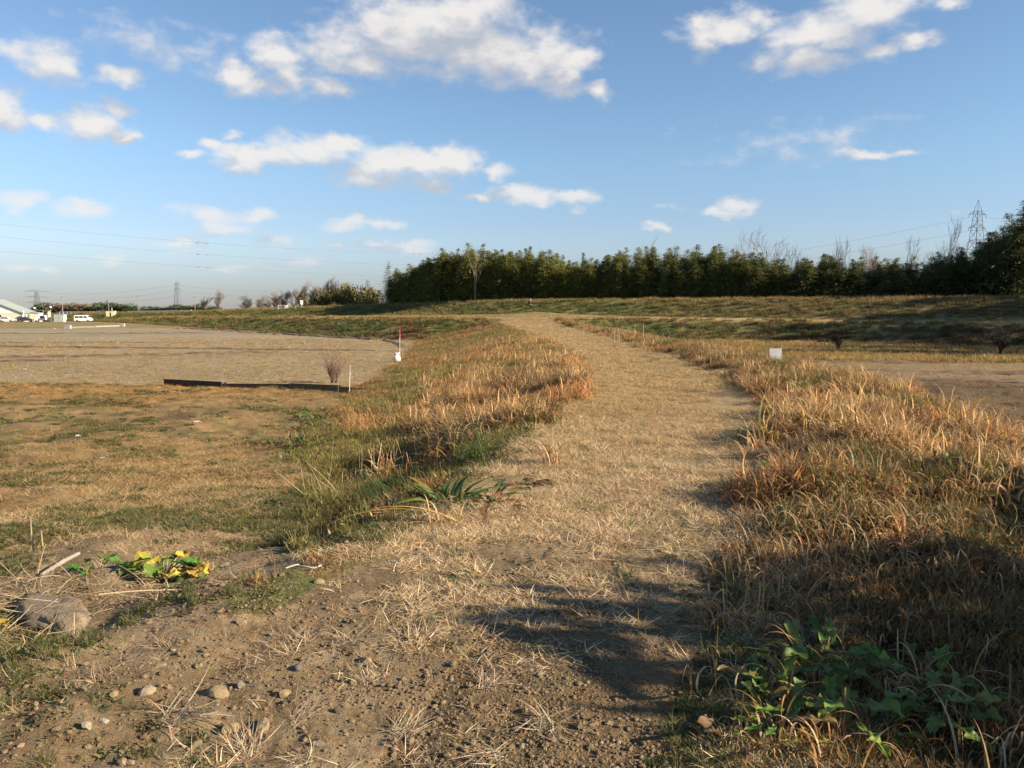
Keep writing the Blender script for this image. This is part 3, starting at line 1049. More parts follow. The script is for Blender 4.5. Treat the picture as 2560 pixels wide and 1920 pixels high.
# --- green weeds and grass in the lot and on the banks
X, Y, r = sample(rng, 110000, 2.3, 40, power=.4)
zz = zones(X, Y)
f1 = fbm(X, Y, 1.4, 4, 111)
f0 = fbm(X, Y, .45, 3, 112)
zone = zz['left'] & (zz['se'] > 0) & ~zz['path']
p = np.where(zone, sst(.50, .62, f1 * .55 + f0 * .45 + .11 * np.exp(-((X + 2.6) / 1.6) ** 2) * sst(4.5, 6, Y) * sst(14, 9, Y)), 0) * sst(2.4, 5, Y) * 1.0
p = np.where(zz['slope_l'], .16 * sst(.50, .62, f1), p)
p = np.where(zz['slope_r'] & (Y < 11), .5 * sst(.52, .62, f1), p)
p = np.where(zz['slope_l'] & (Y < 11) & (Y > 5), .75 * sst(.40, .55, f1), p)
p = np.where(zz['path'], .05 * sst(.5, .6, f0), p)
keep = rng.uniform(0, 1, len(X)) < p
X, Y, r = X[keep], Y[keep], r[keep]
n = len(X)
isg = rng.uniform(0, 1, n) < .20
lay('ground_weeds', c_weed, 5, rng, X[~isg], Y[~isg], (np.interp(r, [2, 10, 40], [.45, .8, 1.5]) * rng.uniform(.6, 1.3, n))[~isg], rand_tint(rng, int((~isg).sum()), (.95, .95, .9), .25, .1), .004)
lay('green_grass', c_green, 4, rng, X[isg], Y[isg], (np.interp(r, [2, 10, 40], [.42, .55, .9]) * rng.uniform(.6, 1.3, n))[isg], rand_tint(rng, int(isg.sum()), (1.0, .98, .9), .22, .08), .004)

# --- undergrowth on the banks
X, Y, r = sample(rng, 120000, 2.2, 95, power=.7)
zz = zones(X, Y)
f1 = fbm(X, Y, .8, 4, 121)
p = np.where(zz['slope_l'], .9, np.where(zz['slope_r'], .45, 0.0)) * (.35 + .65 * sst(.36, .55, f1))
p = p * np.where(zz['slope_l'], sst(.1, .8, zz['dl']) * (.45 + .55 * sst(8, 13, Y)), sst(.2, .8, zz['dr']) * np.interp(Y, [3, 6, 9], [.5, .9, 1]))
keep = rng.uniform(0, 1, len(X)) < p
X, Y, r, f1 = X[keep], Y[keep], r[keep], f1[keep]
n = len(X)
hue = fbm(X, Y, .30, 3, 123)
t = rand_tint(rng, n, (1.15, 1.0, .95), .25, .08) * np.where((X > 0) & (Y < 9), .72, 1.0)[:, None]  # near right weeds darker: shade of the bank put into their tint
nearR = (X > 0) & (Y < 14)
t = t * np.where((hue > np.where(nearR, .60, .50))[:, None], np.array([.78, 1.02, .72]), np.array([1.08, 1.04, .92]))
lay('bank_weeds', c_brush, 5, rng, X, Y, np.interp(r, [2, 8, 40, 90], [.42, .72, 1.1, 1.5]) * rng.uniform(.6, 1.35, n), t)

# --- rough grass on the levee, the berm and the far edges
a = rng.uniform(0, 1, 90000)
X, Y, r = sample(rng, 90000, 34, 330, power=.9)
zz = zones(X, Y)
f0 = fbm(X, Y, .22, 3, 131)
f1 = fbm(X, Y, .9, 3, 132)
p = np.where(zz['upper'], 1.0, np.where(zz['lower'], .9, np.where(zz['terrace'], .28, 0.0)))
sr = Y + .22 * X
p = np.where(zz['field_r'] & (sr > 55.5) & (X > 13), .95 * sst(55.5, 58, sr + (f0 - .5) * 8) * sst(12, 18, X + (f1 - .5) * 6), p)
trk = np.exp(-((zz['st'] + 1.7) / 1.25) ** 2) * (X > 8)
p = p * (1 - trk)
p = np.where(zz['behind'] & (zz['sd'] > -7), .4, p)
keep = rng.uniform(0, 1, len(X)) < p
X, Y, r, f0, f1 = X[keep], Y[keep], r[keep], f0[keep], f1[keep]
zz = {k: v[keep] for k, v in zz.items()}
n = len(X)
green = np.array([.105, .125, .042])
olive = np.array([.215, .185, .075])
tan = np.array([.33, .235, .10])
rust = np.array([.165, .085, .048])
w1 = sst(.42, .58, f0)[:, None]
t = np.where(zz['lower'][:, None], green + (rust * 1.05 - green) * sst(.50, .62, fbm(X, Y, .15, 3, 71))[:, None], olive + (green * 1.15 - olive) * w1)
t = np.where(zz['lower'][:, None] & (f1 > .56)[:, None], olive, t)
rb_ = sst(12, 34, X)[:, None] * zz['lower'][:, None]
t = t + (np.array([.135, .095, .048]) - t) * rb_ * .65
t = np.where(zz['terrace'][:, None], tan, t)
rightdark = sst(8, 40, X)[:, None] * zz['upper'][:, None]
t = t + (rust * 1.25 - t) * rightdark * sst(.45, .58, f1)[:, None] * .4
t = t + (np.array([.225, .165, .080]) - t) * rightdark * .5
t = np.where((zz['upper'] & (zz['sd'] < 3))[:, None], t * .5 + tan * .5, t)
t = np.where((zz['lower'] & (zz['st'] < 1.0) & (rng.uniform(0, 1, n) < .6))[:, None], tan, t)
t = np.where(zz['field_r'][:, None], np.where((f0 > .46)[:, None], tan * 1.05, olive), t)
t = t * rand_tint(rng, n, (1.1, 1.08, 1.05), .28, .08)
size = np.interp(r, [34, 80, 160, 330], [.75, 1.0, 1.35, 2.2]) * rng.uniform(.6, 1.3, n)
size = np.where(zz['terrace'], size * .45, size)
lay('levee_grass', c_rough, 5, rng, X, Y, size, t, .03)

# --- straw rim of the fields, yellow grass along the lot edge
X, Y, r = sample(rng, 60000, 15, 95, power=.5)
zz = zones(X, Y)
f0 = fbm(X, Y, .3, 3, 141)
band = (zz['se'] > 0) & zz['left'] & ~zz['path'] & ~zz['slope_l']
p = np.where(band, sst(9, .5, zz['se']) * sst(-7, -13, X + (f0 - .5) * 10), 0)
rimm = np.exp(-((zz['dl'] - zz['kl'] - .2) / .5) ** 2) * (Y > 30) * zz['left'] * .6
p = np.maximum(p, rimm)
fieldlit = zz['field_l'] * .006 + zz['field_r'] * .10 * sst(.42, .58, f0)
p = np.maximum(p, fieldlit)
keep = rng.uniform(0, 1, len(X)) < p
X, Y, r = X[keep], Y[keep], r[keep]
n = len(X)
lay('stubble', c_straw, 5, rng, X, Y, np.interp(r, [15, 40, 95], [1.6, 2.0, 2.4]) * rng.uniform(.7, 1.3, n), rand_tint(rng, n, (1.0, .80, .52), .2, .06) * np.where(zones(X, Y)['field_l'][:, None], np.array([.92, 1.0, 1.25]), 1.0), .003)

# --- splayed dead tussocks scattered through the trodden soil (the larger ones are set one by one further down)
X, Y, r = sample(rng, 9000, 3.6, 12, power=.6)
zz = zones(X, Y)
p = (zz['path'] | ((zz['dl'] < .8) & (zz['dr'] < 0))) * sst(.46, .6, fbm(X, Y, 1.1, 3, 151)) * .30
keep = rng.uniform(0, 1, len(X)) < p
X, Y = X[keep], Y[keep]
n = len(X)
lay('straw.001', c_splay, 4, rng, X, Y, rng.uniform(.4, .8, n), rand_tint(rng, n, (.95, .90, .86), .2, .05), .004)

# --- crumbs and grit
X, Y, r = sample(rng, 95000, 1.8, 9.5, power=.2)
zz = zones(X, Y)
p = np.where(zz['dr'] < .3, .30 + .7 * sst(.42, .6, fbm(X, Y, 1.2, 3, 161)), 0) * sst(9.5, 5.5, Y)
keep = rng.uniform(0, 1, len(X)) < p
X, Y = X[keep], Y[keep]
n = len(X)
sz = .0026 * np.exp(rng.normal(0, .68, n)) + .0010
t = rand_tint(rng, n, (.235, .168, .098), .25, .06)
gl = rng.uniform(0, 1, n) < .06
t[gl] = rand_tint(rng, int(gl.sum()), (.30, .24, .165), .3, .05)
sz = np.minimum(sz, .016)
Z = terrain(X, Y)
spread('gravel', c_grit, np.stack([X, Y, Z + sz * .25], 1), sz, t, rng.uniform(0, 6.28, n), rng.integers(0, 5, n))
# clods of the fields
X, Y, r = sample(rng, 52000, 24, 110, power=.3)
zz = zones(X, Y)
p = zz['field_l'] * .9 + zz['field_r'] * .6
keep = rng.uniform(0, 1, len(X)) < p
X, Y, r = X[keep], Y[keep], r[keep]
n = len(X)
sz = np.interp(r, [24, 110], [.014, .036]) * np.exp(rng.normal(0, .45, n))
Z = terrain(X, Y)
t = rand_tint(rng, n, (.265, .205, .125), .22, .05)
st_ = rng.uniform(0, 1, n) < .12
t[st_] = rand_tint(rng, int(st_.sum()), (.36, .27, .14), .2, .05)
spread('soil_clods', c_grit, np.stack([X, Y, Z + sz * .1], 1), sz, t, rng.uniform(0, 6.28, n), rng.integers(0, 5, n))


# ------------------------------------------------------------------ TREES
def crown_material(name, trans=.25):
    m = bpy.data.materials.new(name)
    m.use_nodes = True
    t = m.node_tree
    t.nodes.clear()
    g = G(t)
    a = g.n('ShaderNodeAttribute', attribute_name='tone')
    oi = g.n('ShaderNodeObjectInfo')
    c = g.mix(1.0, a.outputs['Color'], oi.outputs['Color'], 'MULTIPLY')
    p = g.n('ShaderNodeBsdfPrincipled')
    g.put(p.inputs['Base Color'], c)
    p.inputs['Roughness'].default_value = .6
    p.inputs['Specular IOR Level'].default_value = .2
    tr = g.n('ShaderNodeBsdfTranslucent')
    g.put(tr.inputs[0], c)
    mx = g.n('ShaderNodeMixShader')
    mx.inputs[0].default_value = trans
    t.links.new(p.outputs[0], mx.inputs[1])
    t.links.new(tr.outputs[0], mx.inputs[2])
    o = g.n('ShaderNodeOutputMaterial')
    t.links.new(mx.outputs[0], o.inputs[0])
    return m


M_crown = crown_material('tree_foliage')
M_twig = crown_material('bare_twigs', 0.0)
M_bark = mat('bark', (.10, .080, .060), .9, var=.3, scale=5, bump=.4)
M_cane = mat('bamboo_cane', (.20, .21, .10), .5, var=.2, scale=3)
M_black_bark = mat('dark_pruned_bark', (.022, .018, .015), .9, var=.3, scale=9, bump=.5)
M_pale_bark = mat('pale_bark', (.26, .225, .175), .85, var=.25, scale=5)


def mesh_of(name, part, m):
    V, F, C = part
    me = quads_to_mesh(name, V, F)
    set_col(me, 'tone', C)
    me.materials.append(m)
    return me


def link(name, me, parent, col=None):
    o = bpy.data.objects.new(name, me)
    COL.objects.link(o)
    o.parent = parent
    if col is not None:
        o.color = (*col, 1)
    return o


def bamboo_meshes(seed, h=10.0, ns=400, lean=1.0, start=.10, wide=1.0, narrow=False):
    r = np.random.default_rng(seed)
    la = r.uniform(0, 2 * np.pi)
    ln = lean * r.uniform(.4, 1.3)

    def axis(t):
        b = ln * t ** 2.6
        return np.stack([b * np.cos(la), b * np.sin(la), h * (t - .03 * t ** 6)], -1)
    g = [(.100, .122, .040), (.125, .142, .048), (.080, .104, .034), (.145, .148, .054), (.15, .14, .058)]
    bits = []
    for (lo, hi, cnt, leaf, k) in ((start, .62, int(ns * .55), .36, 9), (.42, .88, int(ns * .75), .27, 8), (.80, 1.0, int(ns * .22), .20, 6)):
        t = r.uniform(lo, hi, cnt)
        az = r.uniform(0, 2 * np.pi, cnt)
        L = wide * (2.15 * (1 - t) ** (.66 if seed % 2 else .78) + .08) * r.uniform(.4, 1.2, cnt)
        base = axis(t)
        P, D = [], []
        for j in range(k):
            s = (j + .6) / k * L * r.uniform(.8, 1.1, cnt)
            rise = .40 * s - .30 * s * s
            P.append(base + np.stack([s * np.cos(az), s * np.sin(az), rise], 1) + r.normal(0, .05, (cnt, 3)) * (1.15 - t)[:, None])
            D.append(az + r.normal(0, .8, cnt))
        P, D = np.concatenate(P), np.concatenate(D)
        bits.append(blades(r, len(P), leaf, (82, 24), (46, 22), leaf * (.26 if not narrow else .2), segs=2, profile='leaf', base=P, dirs=D, col=g, cvar=.28, twist=.5))
    crown = join(*bits)
    m = MB()
    pts = [tuple(axis(np.array(q))) for q in np.linspace(0, 1, 7)]
    m.tube(pts, [.055, .05, .045, .036, .026, .016, .008], 5)
    me = bpy.data.meshes.new('cane')
    me.from_pydata(m.v, [], m.f)
    me.materials.append(M_cane)
    return mesh_of('bamboo_foliage', crown, M_crown), me


BAMBOO = [bamboo_meshes(700 + k, wide=1.0 + .12 * (k % 4)) for k in range(8)]
SPIRE = bamboo_meshes(760, ns=150, lean=.15, start=.08, wide=.9, narrow=True)


def bamboo(x, y, h, rz, kind, tint, label, group=None, name='bamboo', cat='bamboo', spread_=1.0):
    t = empty(name, (x, y, ground_z(x, y) - .05), rz, label, cat, group)
    w_ = (.45 * h + 7.4) / 10 * spread_
    t.scale = (w_, w_, h / 10)
    f, c = kind
    link('foliage', f, t, tint)
    link('cane', c, t)
    return t


GROVE = [(-26, 170), (-12, 148), (6, 133.5), (32, 114.5), (61, 92)]
GROVE_L = np.cumsum([0] + [math.dist(GROVE[i], GROVE[i + 1]) for i in range(len(GROVE) - 1)])


def along(s):
    s = min(max(s, 0), GROVE_L[-1])
    i = int(np.searchsorted(GROVE_L, s, 'right')) - 1
    i = min(i, len(GROVE) - 2)
    q = (s - GROVE_L[i]) / (GROVE_L[i + 1] - GROVE_L[i])
    a, b = GROVE[i], GROVE[i + 1]
    nx, ny = (b[1] - a[1]), -(b[0] - a[0])
    l = math.hypot(nx, ny)
    return a[0] + (b[0] - a[0]) * q, a[1] + (b[1] - a[1]) * q, -nx / l, -ny / l


TOP_U = [-.16, -.135, -.09, -.04, .02, .08, .13, .20, .26, .31, .36, .41, .46, .51, .55, .585, .61, .65]
TOP_H = [8.0, 9.0, 11.6, 12.0, 11.8, 10.4, 11.0, 11.4, 10.8, 9.6, 8.6, 9.2, 8.2, 8.1, 8.9, 10.6, 12.0, 13.4]
rt = np.random.default_rng(33)
SECTION = ['low sunlit bamboo at the left end of the grove, beside the spire tree', 'tall olive bamboo around the pale-trunked leafless tree', 'tall sunlit bamboo left of and above the walker', 'bamboo in the lower dip of the grove right of the walker',
           'bamboo around the sparse leafless tree with crooked branches', 'olive bamboo left of the broad round-headed leafless tree', 'dark bamboo below the broad round-headed leafless tree', 'dark bamboo right of the broad round-headed leafless tree',
           'low dark bamboo below the narrow upright leafless trees', 'dark bamboo below the tall oval leafless tree', 'tall dark bamboo in front of the lattice pylon, at the right end of the grove']
SECTION_GROUP = ['left end of the grove', 'grove by the pale trunk', 'grove above the walker', 'dip of the grove', 'grove by the crooked tree', 'grove left of the round-headed tree', 'grove below the round-headed tree', 'grove right of the round-headed tree', 'low dark grove', 'grove below the oval tree', 'right end of the grove']
for row, (off, step) in enumerate(((0, 1.65), (2.6, 1.75), (5.6, 1.9), (9.0, 2.4))):
    s = rt.uniform(0, 1)
    while s < GROVE_L[-1]:
        x, y, nx, ny = along(s)
        nx, ny = (abs(nx), abs(ny))
        x += nx * (off + rt.uniform(-.9, .9)) + rt.uniform(-.5, .5)
        y += ny * (off + rt.uniform(-.9, .9)) + rt.uniform(-.5, .5)
        u = x / y
        h = float(np.interp(u, TOP_U, TOP_H)) * rt.uniform(.90, 1.03) * (1.0 + .012 * off)
        if row == 0:
            h *= rt.uniform(.72, 1.0)
        sun_tone = float(np.interp(u, [-.16, .1, .35, .6], [1.0, .8, .35, .1]))  # sunlit left and shaded right of the grove put into foliage tint
        tint = np.array([1.0 + .75 * sun_tone, 1.0 + .60 * sun_tone, 1.0 + .1 * sun_tone]) * rt.uniform(.82, 1.18)
        q_ = [k_ for k_, lim in enumerate((-.095, -.035, .035, .12, .20, .27, .345, .42, .50, .56, 9)) if u < lim][0]
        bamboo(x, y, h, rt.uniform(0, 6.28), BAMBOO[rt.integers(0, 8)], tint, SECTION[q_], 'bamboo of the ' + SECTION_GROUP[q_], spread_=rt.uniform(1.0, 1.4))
        s += step * rt.uniform(.75, 1.25) * (.74 if u > .24 else 1.08)
# the grove bends round towards the viewer beyond the right edge of the picture and shades the right-hand field
for (x0, y0, x1, y1, n) in ((64, 86, 49.5, 66, 9), (49.5, 66, 43, 55, 4)):
    for i in range(n):
        q = (i + rt.uniform(.1, .9)) / n
        x, y = x0 + (x1 - x0) * q + rt.uniform(0, 4.5), y0 + (y1 - y0) * q + rt.uniform(-2, 0)
        bamboo(x, y, rt.uniform(9.5, 13), rt.uniform(0, 6.28), BAMBOO[rt.integers(0, 8)], np.array([.95, 1.0, .95]) * rt.uniform(.8, 1.2),
               'tall bamboo along the shaded far side of the right-hand field', 'bamboo beside the right field', spread_=1.35)

bamboo(-25.6, 166.5, 9.6, .4, SPIRE, (1.25, 1.25, 1.2), 'slender spire-shaped feathery tree standing apart at the left end of the grove', name='feathery_tree', cat='tree', spread_=1.15)
bamboo(-24.3, 168.0, 7.2, 2.0, SPIRE, (1.4, 1.3, 1.1), 'short thin feathery tree just right of the taller spire tree', name='feathery_tree', cat='tree', spread_=1.2)
bamboo(58.2, 90.5, 13.6, 1.0, BAMBOO[2], (.8, .85, .85), 'tallest dark bamboo, rising at the right edge of the photo', spread_=1.5)
bamboo(56.2, 90.0, 11.2, 2.4, BAMBOO[5], (.8, .85, .85), 'broad dark bamboo just left of the tallest one', spread_=1.5)

# undergrowth that closes the foot of the grove
rw = np.random.default_rng(44)
P, n = [], 3400
for i in range(n):
    x, y, nx, ny = along(rw.uniform(0, GROVE_L[-1] + 0))
    o_ = rw.uniform(.5, 11)
    x += abs(nx) * o_
    y += abs(ny) * o_
    top_ = float(np.interp(x / y, TOP_U, TOP_H)) - 2.2
    P.append((x, y, rw.uniform(0, 1) ** 1.15 * top_))
P = np.array(P)
P[:, 2] += terrain(P[:, 0], P[:, 1])
spread('woodland_undergrowth', c_rough, P, rw.uniform(1.6, 3.0, n), rand_tint(rw, n, (.100, .114, .044), .30, .10), rw.uniform(0, 6.28, n), rw.integers(0, 5, n), tilt=rw.normal(0, .35, (n, 2)))


def branching(seed, h, spread_ang, trunk_r, levels=4, forks=(3, 5), up=.35, first=.28, twig_r=.012, limb=.62, wob=.12, gnarl=0.0, even=False):
    """(trunk and limbs, fine twigs) of a leafless tree as two meshes' shapes"""
    r = random.Random(seed)
    big, fine = MB(), MB()

    def grow(p, d, ln, rad, lev):
        n = 4 if lev < 2 else 3
        pts, rr = [p], [rad]
        q, dd = p.copy(), d.copy()
        for i in range(n):
            dd = (dd + Vector((r.gauss(0, wob + gnarl), r.gauss(0, wob + gnarl), r.gauss(0, wob) + up * .12))).normalized()
            q = q + dd * ln / n
            pts.append(q.copy())
            rr.append(max(twig_r * .6, rad * (1 - .5 * (i + 1) / n)))
        (big if lev < 2 else fine).tube(pts, rr, 6 if lev < 1 else (5 if lev == 1 else 3), cap=lev < 2)
        if lev >= levels:
            return
        k = r.randint(*forks)
        for j in range(k):
            t = first + (1 - first) * (j + r.uniform(.2, .9)) / k if lev > 0 else max(first, .3) + (1 - max(first, .3)) * (j + r.uniform(.1, .9)) / k
            i = min(int(t * n), n - 1)
            f = t * n - i
            s = pts[i].lerp(pts[i + 1], f)
            rad2 = max(twig_r, (rr[i] * (1 - f) + rr[i + 1] * f) * .62)
            a = 2 * math.pi * (j / k) + r.uniform(-.7, .7) + lev
            ax = dd.cross(Vector((math.cos(a), math.sin(a), .1))).normalized()
            nd = Matrix.Rotation(spread_ang * r.uniform(.65, 1.3), 3, ax) @ d
            nd = (nd + Vector((0, 0, up * r.uniform(.3, 1)))).normalized()
            grow(s, nd, ln * limb * r.uniform(.75, 1.2), rad2, lev + 1)
    grow(Vector((0, 0, 0)), Vector((r.uniform(-.05, .05), r.uniform(-.05, .05), 1)).normalized(), h * .56, trunk_r, 0)
    return big, fine


def bare_tree(name, seed, x, y, h, label, cat='tree', group=None, sx=1.0, ang=.62, tint=(.13, .105, .085), bark=None, z=None, **kw):
    b, f = branching(seed, 10, ang, kw.pop('trunk_r', .16), **kw)
    top = max(p[2] for p in f.v)
    s = h / top
    t = empty(name, (x, y, (ground_z(x, y) if z is None else z) - .05), (seed * 1.7) % 6.28, label, cat, group)
    t.scale = (s * sx, s * sx, s)
    tr = b.build('trunk', bark or M_bark, t)
    o = f.build('branches', M_twig, t)
    set_col(o.data, 'tone', np.ones((len(o.data.vertices), 3)))
    o.color = (*tint, 1)
    return t


WT = dict(levels=4, forks=(4, 5), twig_r=.013)
grey = (.17, .135, .115)
bare_tree('bare_tree', 3, 36.3, 116, 14.3, 'broad round-headed leafless tree rising above the middle of the dark grove', ang=.62, tint=grey, sx=.95, **WT)
bare_tree('bare_tree', 5, 31.5, 117, 12.0, 'leafless tree with upright twigs just left of the broad round-headed one', ang=.5, tint=grey, sx=.8, **WT)
bare_tree('bare_tree', 6, 41.0, 114, 12.3, 'leafless tree overlapping the right side of the broad round-headed one', ang=.5, tint=grey, sx=.7, **WT)
bare_tree('bare_tree', 8, 44.5, 107, 12.0, 'narrow upright leafless tree between the broad round-headed one and the pylon', ang=.32, tint=grey, sx=.65, **WT)
bare_tree('bare_tree', 9, 47.0, 106, 10.6, 'low wide leafless tree right of the narrow upright one', ang=.55, tint=grey, sx=.7, **WT)
bare_tree('bare_tree', 11, 51.0, 104, 11.6, 'dense twiggy leafless tree left of the tall oval one', ang=.45, tint=grey, sx=.65, **WT)
bare_tree('bare_tree', 12, 55.2, 104.5, 14.3, 'tall oval leafless tree left of the lattice pylon', ang=.36, tint=grey, sx=.62, **WT)
bare_tree('bare_tree', 14, 58.3, 103, 11.0, 'short leafless tree between the tall oval one and the pylon', ang=.42, tint=grey, sx=.6, **WT)
bare_tree('bare_tree', 15, 19.3, 126, 13.2, 'sparse leafless tree with a few crooked branches above the sunlit bamboo', ang=.6, tint=grey, sx=.7, levels=3, forks=(3, 4), twig_r=.018)
bare_tree('bare_tree', 17, 5.6, 136, 12.6, 'thin leafless tree poking out of the bamboo to the right of the walker', ang=.4, tint=grey, sx=.5, levels=3, forks=(3, 4), twig_r=.018)
bare_tree('bare_tree', 18, -6.4, 139.5, 10.4, 'pale-trunked leafless tree at the front edge of the left part of the grove', ang=.5, tint=(.24, .20, .14), bark=M_pale_bark, sx=.8, levels=3, forks=(3, 4), twig_r=.015, trunk_r=.11)
bare_tree('bare_tree', 19, 68.0, 103, 11.4, 'grey leafless tree half hidden by the dark bamboo right of the pylon', ang=.45, tint=grey, sx=.7, **WT)

# far row of leafless trees and olive thicket beyond the left part of the levee
mauve = (.20, .17, .15)
FAR = dict(levels=4, forks=(6, 8), twig_r=.012, up=.5, wob=.08, trunk_r=.2)
far_rows = [(-90.5, 236, 7.4, 'rounded leafless tree at the left end of the far leafless row'), (-85.5, 234, 8.6, 'tallest wide-crowned leafless tree at the left end of the far row'),
            (-78.5, 236, 7.4, 'low bushy leafless tree right of the wide-crowned one in the far row'), (-82.5, 250, 6.0, 'small leafless tree behind the wide-crowned one in the far row'),
            (-72.6, 232, 7.4, 'leafless tree just left of the thin utility pole in the far row'), (-69.6, 230, 6.8, 'thin leafless tree left of the barrier gate'), (-67.4, 228, 8.2, 'bushy leafless tree behind the left post of the barrier gate'),
            (-65.2, 227, 7.6, 'leafless tree behind the rails of the barrier gate'), (-62.8, 222, 8.4, 'grey leafless tree rising behind the panel of the barrier gate'), (-60.6, 224, 8.0, 'leafless tree between the barrier gate and the notice board'),
            (-58.4, 220, 9.0, 'grey leafless tree rising behind the notice board'), (-56.2, 218, 11.2, 'tall leafless tree left of the olive thicket'), (-53.2, 216, 9.8, 'leafless tree with a forked top behind the olive thicket'),
            (-50.6, 222, 9.2, 'low-domed leafless tree behind the olive thicket'), (-47.6, 214, 11.6, 'tallest pinkish leafless tree above the olive thicket'),
            (-46.0, 218, 10.8, 'pinkish leafless tree touching the tallest one above the thicket'), (-75.8, 240, 5.6, 'smallest leafless bush of the far row')]
for i, (x, y, h, lb) in enumerate(far_rows):
    bare_tree('bare_tree', 30 + i, x, y, h, lb, 'tree', 'far leafless trees', sx=1.25 if h < 8 else 1.0, ang=.5, tint=np.array(mauve) * (1.0 + .15 * math.sin(i * 2.1)), z=-.3, **FAR)


def leafy_mass(seed, w, h, n, size, cols, flat=.75, lump=6, narrow=False):
    """foliage of a bush: leaf clusters through several overlapping lobes"""
    r = np.random.default_rng(seed)
    lob = [(r.uniform(-.55, .55) * w, r.uniform(-.4, .4) * w, r.uniform(.30, .72) * h, r.uniform(.30, .5)) for _ in range(lump)]
    P = []
    per = n // lump
    for (cx, cy, cz, rr) in lob:
        d = r.normal(0, 1, (per, 3))
        d /= np.linalg.norm(d, axis=1)[:, None]
        q = r.uniform(.35, 1.0, (per, 1)) ** .5
        P.append(np.array([cx, cy, cz]) + d * q * np.array([w * rr, w * rr, h * rr * flat]))
    P = np.concatenate(P)
    P = P[P[:, 2] > .05]
    return blades(r, len(P), size, (60, 40), (20, 30), size * .5, segs=2, profile='leaf', base=P, col=cols, cvar=.3, twist=1.2)


OLIVE = [(.115, .105, .038), (.095, .092, .032), (.14, .115, .045), (.085, .075, .030)]
RUSTY = [(.16, .105, .055), (.13, .095, .045), (.12, .10, .045)]
DKGRN = [(.045, .065, .022), (.06, .08, .026), (.035, .05, .018), (.08, .09, .03)]
bush_shapes = [mesh_of('bush_foliage', leafy_mass(900 + k, 3.2, 6.0, 1300, .55, OLIVE if k < 3 else (RUSTY if k == 3 else DKGRN), lump=7), M_crown) for k in range(6)]


bush_shapes.append(mesh_of('bush_foliage', leafy_mass(931, 3.2, 5.0, 4200, .42, DKGRN, lump=9, flat=.6), M_crown))


def bush(x, y, h, w, k, rz, label, name='bush', cat='bush', group=None, tint=(1, 1, 1), z=None):
    t = empty(name, (x, y, (ground_z(x, y) if z is None else z) - .1), rz, label, cat, group)
    t.scale = (w / 3.2, w / 3.2, h / 6.0 * 1.25)
    link('foliage', bush_shapes[k], t, tint)
    m = MB()
    for a in range(4):
        m.tube([(.25 * math.cos(a * 1.6), .25 * math.sin(a * 1.6), 0), (.5 * math.cos(a * 1.6), .5 * math.sin(a * 1.6), 1.4), (.9 * math.cos(a * 1.6 + .3), .9 * math.sin(a * 1.6 + .3), 3.0)], [.09, .06, .02], 5)
    m.build('stems', M_bark, t)
    return t


thick = [(-49.0, 196, 5.4, 3.4, 0, 'leftmost olive bush of the thicket, beside the notice board'), (-46.2, 197, 6.2, 3.6, 1, 'olive bush second from the left in the thicket'),
         (-43.6, 194, 6.0, 3.6, 2, 'brown-olive bush under the tallest pinkish leafless tree'), (-41.0, 192, 6.4, 3.6, 0, 'olive bush in the middle of the thicket'),
         (-38.2, 190, 7.0, 3.6, 1, 'tall yellow-green bush right of the middle of the thicket'), (-35.4, 188, 7.0, 3.6, 2, 'tall yellow-green bush below the small far pylon'),
         (-33.0, 184, 6.2, 3.4, 0, 'olive bush left of the blue-capped post'), (-31.0, 180, 5.6, 3.2, 1, 'rightmost bush of the thicket, against the blue-capped post'),
         (-40.5, 188, 3.6, 3.4, 3, 'low rusty-brown bush in front of the thicket'), (-33.6, 181, 3.8, 3.0, 3, 'low russet bush in front of the right end of the thicket'),
         (-47.8, 192, 3.6, 2.8, 3, 'low brown bush in front of the left end of the thicket')]
for i, (x, y, h, w, k, lb) in enumerate(thick):
    bush(x, y, h, w, k, i * 1.3, lb, group='thicket beyond the levee', tint=(1.25, 1.2, 1.05) if k < 3 else (1.2, 1.0, .9), z=-.2)

hedge = [(-205, 470, 3.9, 9, 'left end of the dark hedge beyond the guard rail, by the lattice pylon'), (-196, 466, 4.3, 9, 'second bush of the dark hedge beyond the guard rail'),
         (-187, 462, 4.2, 9, 'third bush of the dark hedge beyond the guard rail'), (-178, 458, 4.6, 9, 'fourth and fullest bush of the dark hedge beyond the guard rail'), (-170, 452, 4.0, 8, 'right end of the dark hedge beyond the guard rail, by the utility pole')]
for i, (x, y, h, w, lb) in enumerate(hedge):
    bush(x, y, h, w, 4 + i % 2, i * 2.1, lb, group='dark hedge beyond the guard rail', tint=(1.3, 1.25, 1.2), z=.1)
wood = [(-292, 500, 5.5, 12, 5, 'brown-green wood edge behind the green-roofed building'), (-279, 500, 6.4, 13, 3, 'rusty round tree below the farthest pylon'), (-266, 498, 5.8, 13, 3, 'brown tree between the two white lamps'),
        (-254, 495, 5.4, 11, 5, 'olive tree right of the second white lamp'), (-243, 490, 6.4, 11, 4, 'dark green tree above the white van'), (-233, 488, 5.4, 10, 4, 'dark green tree right of the one above the van'), (-222, 486, 3.8, 9, 5, 'low dark bush left of the yellow pump house'),
        (-212, 486, 3.4, 8, 3, 'low brown bush right of the yellow pump house'), (-226, 560, 5.4, 10, 3, 'small grey-brown bush left of the dark hedge')]
for i, (x, y, h, w, k, lb) in enumerate(wood):
    bush(x, y, h, w, k, i * 1.1, lb, name='tree', cat='tree', group='trees beyond the building', tint=(1.5, 1.4, 1.35), z=-.2)

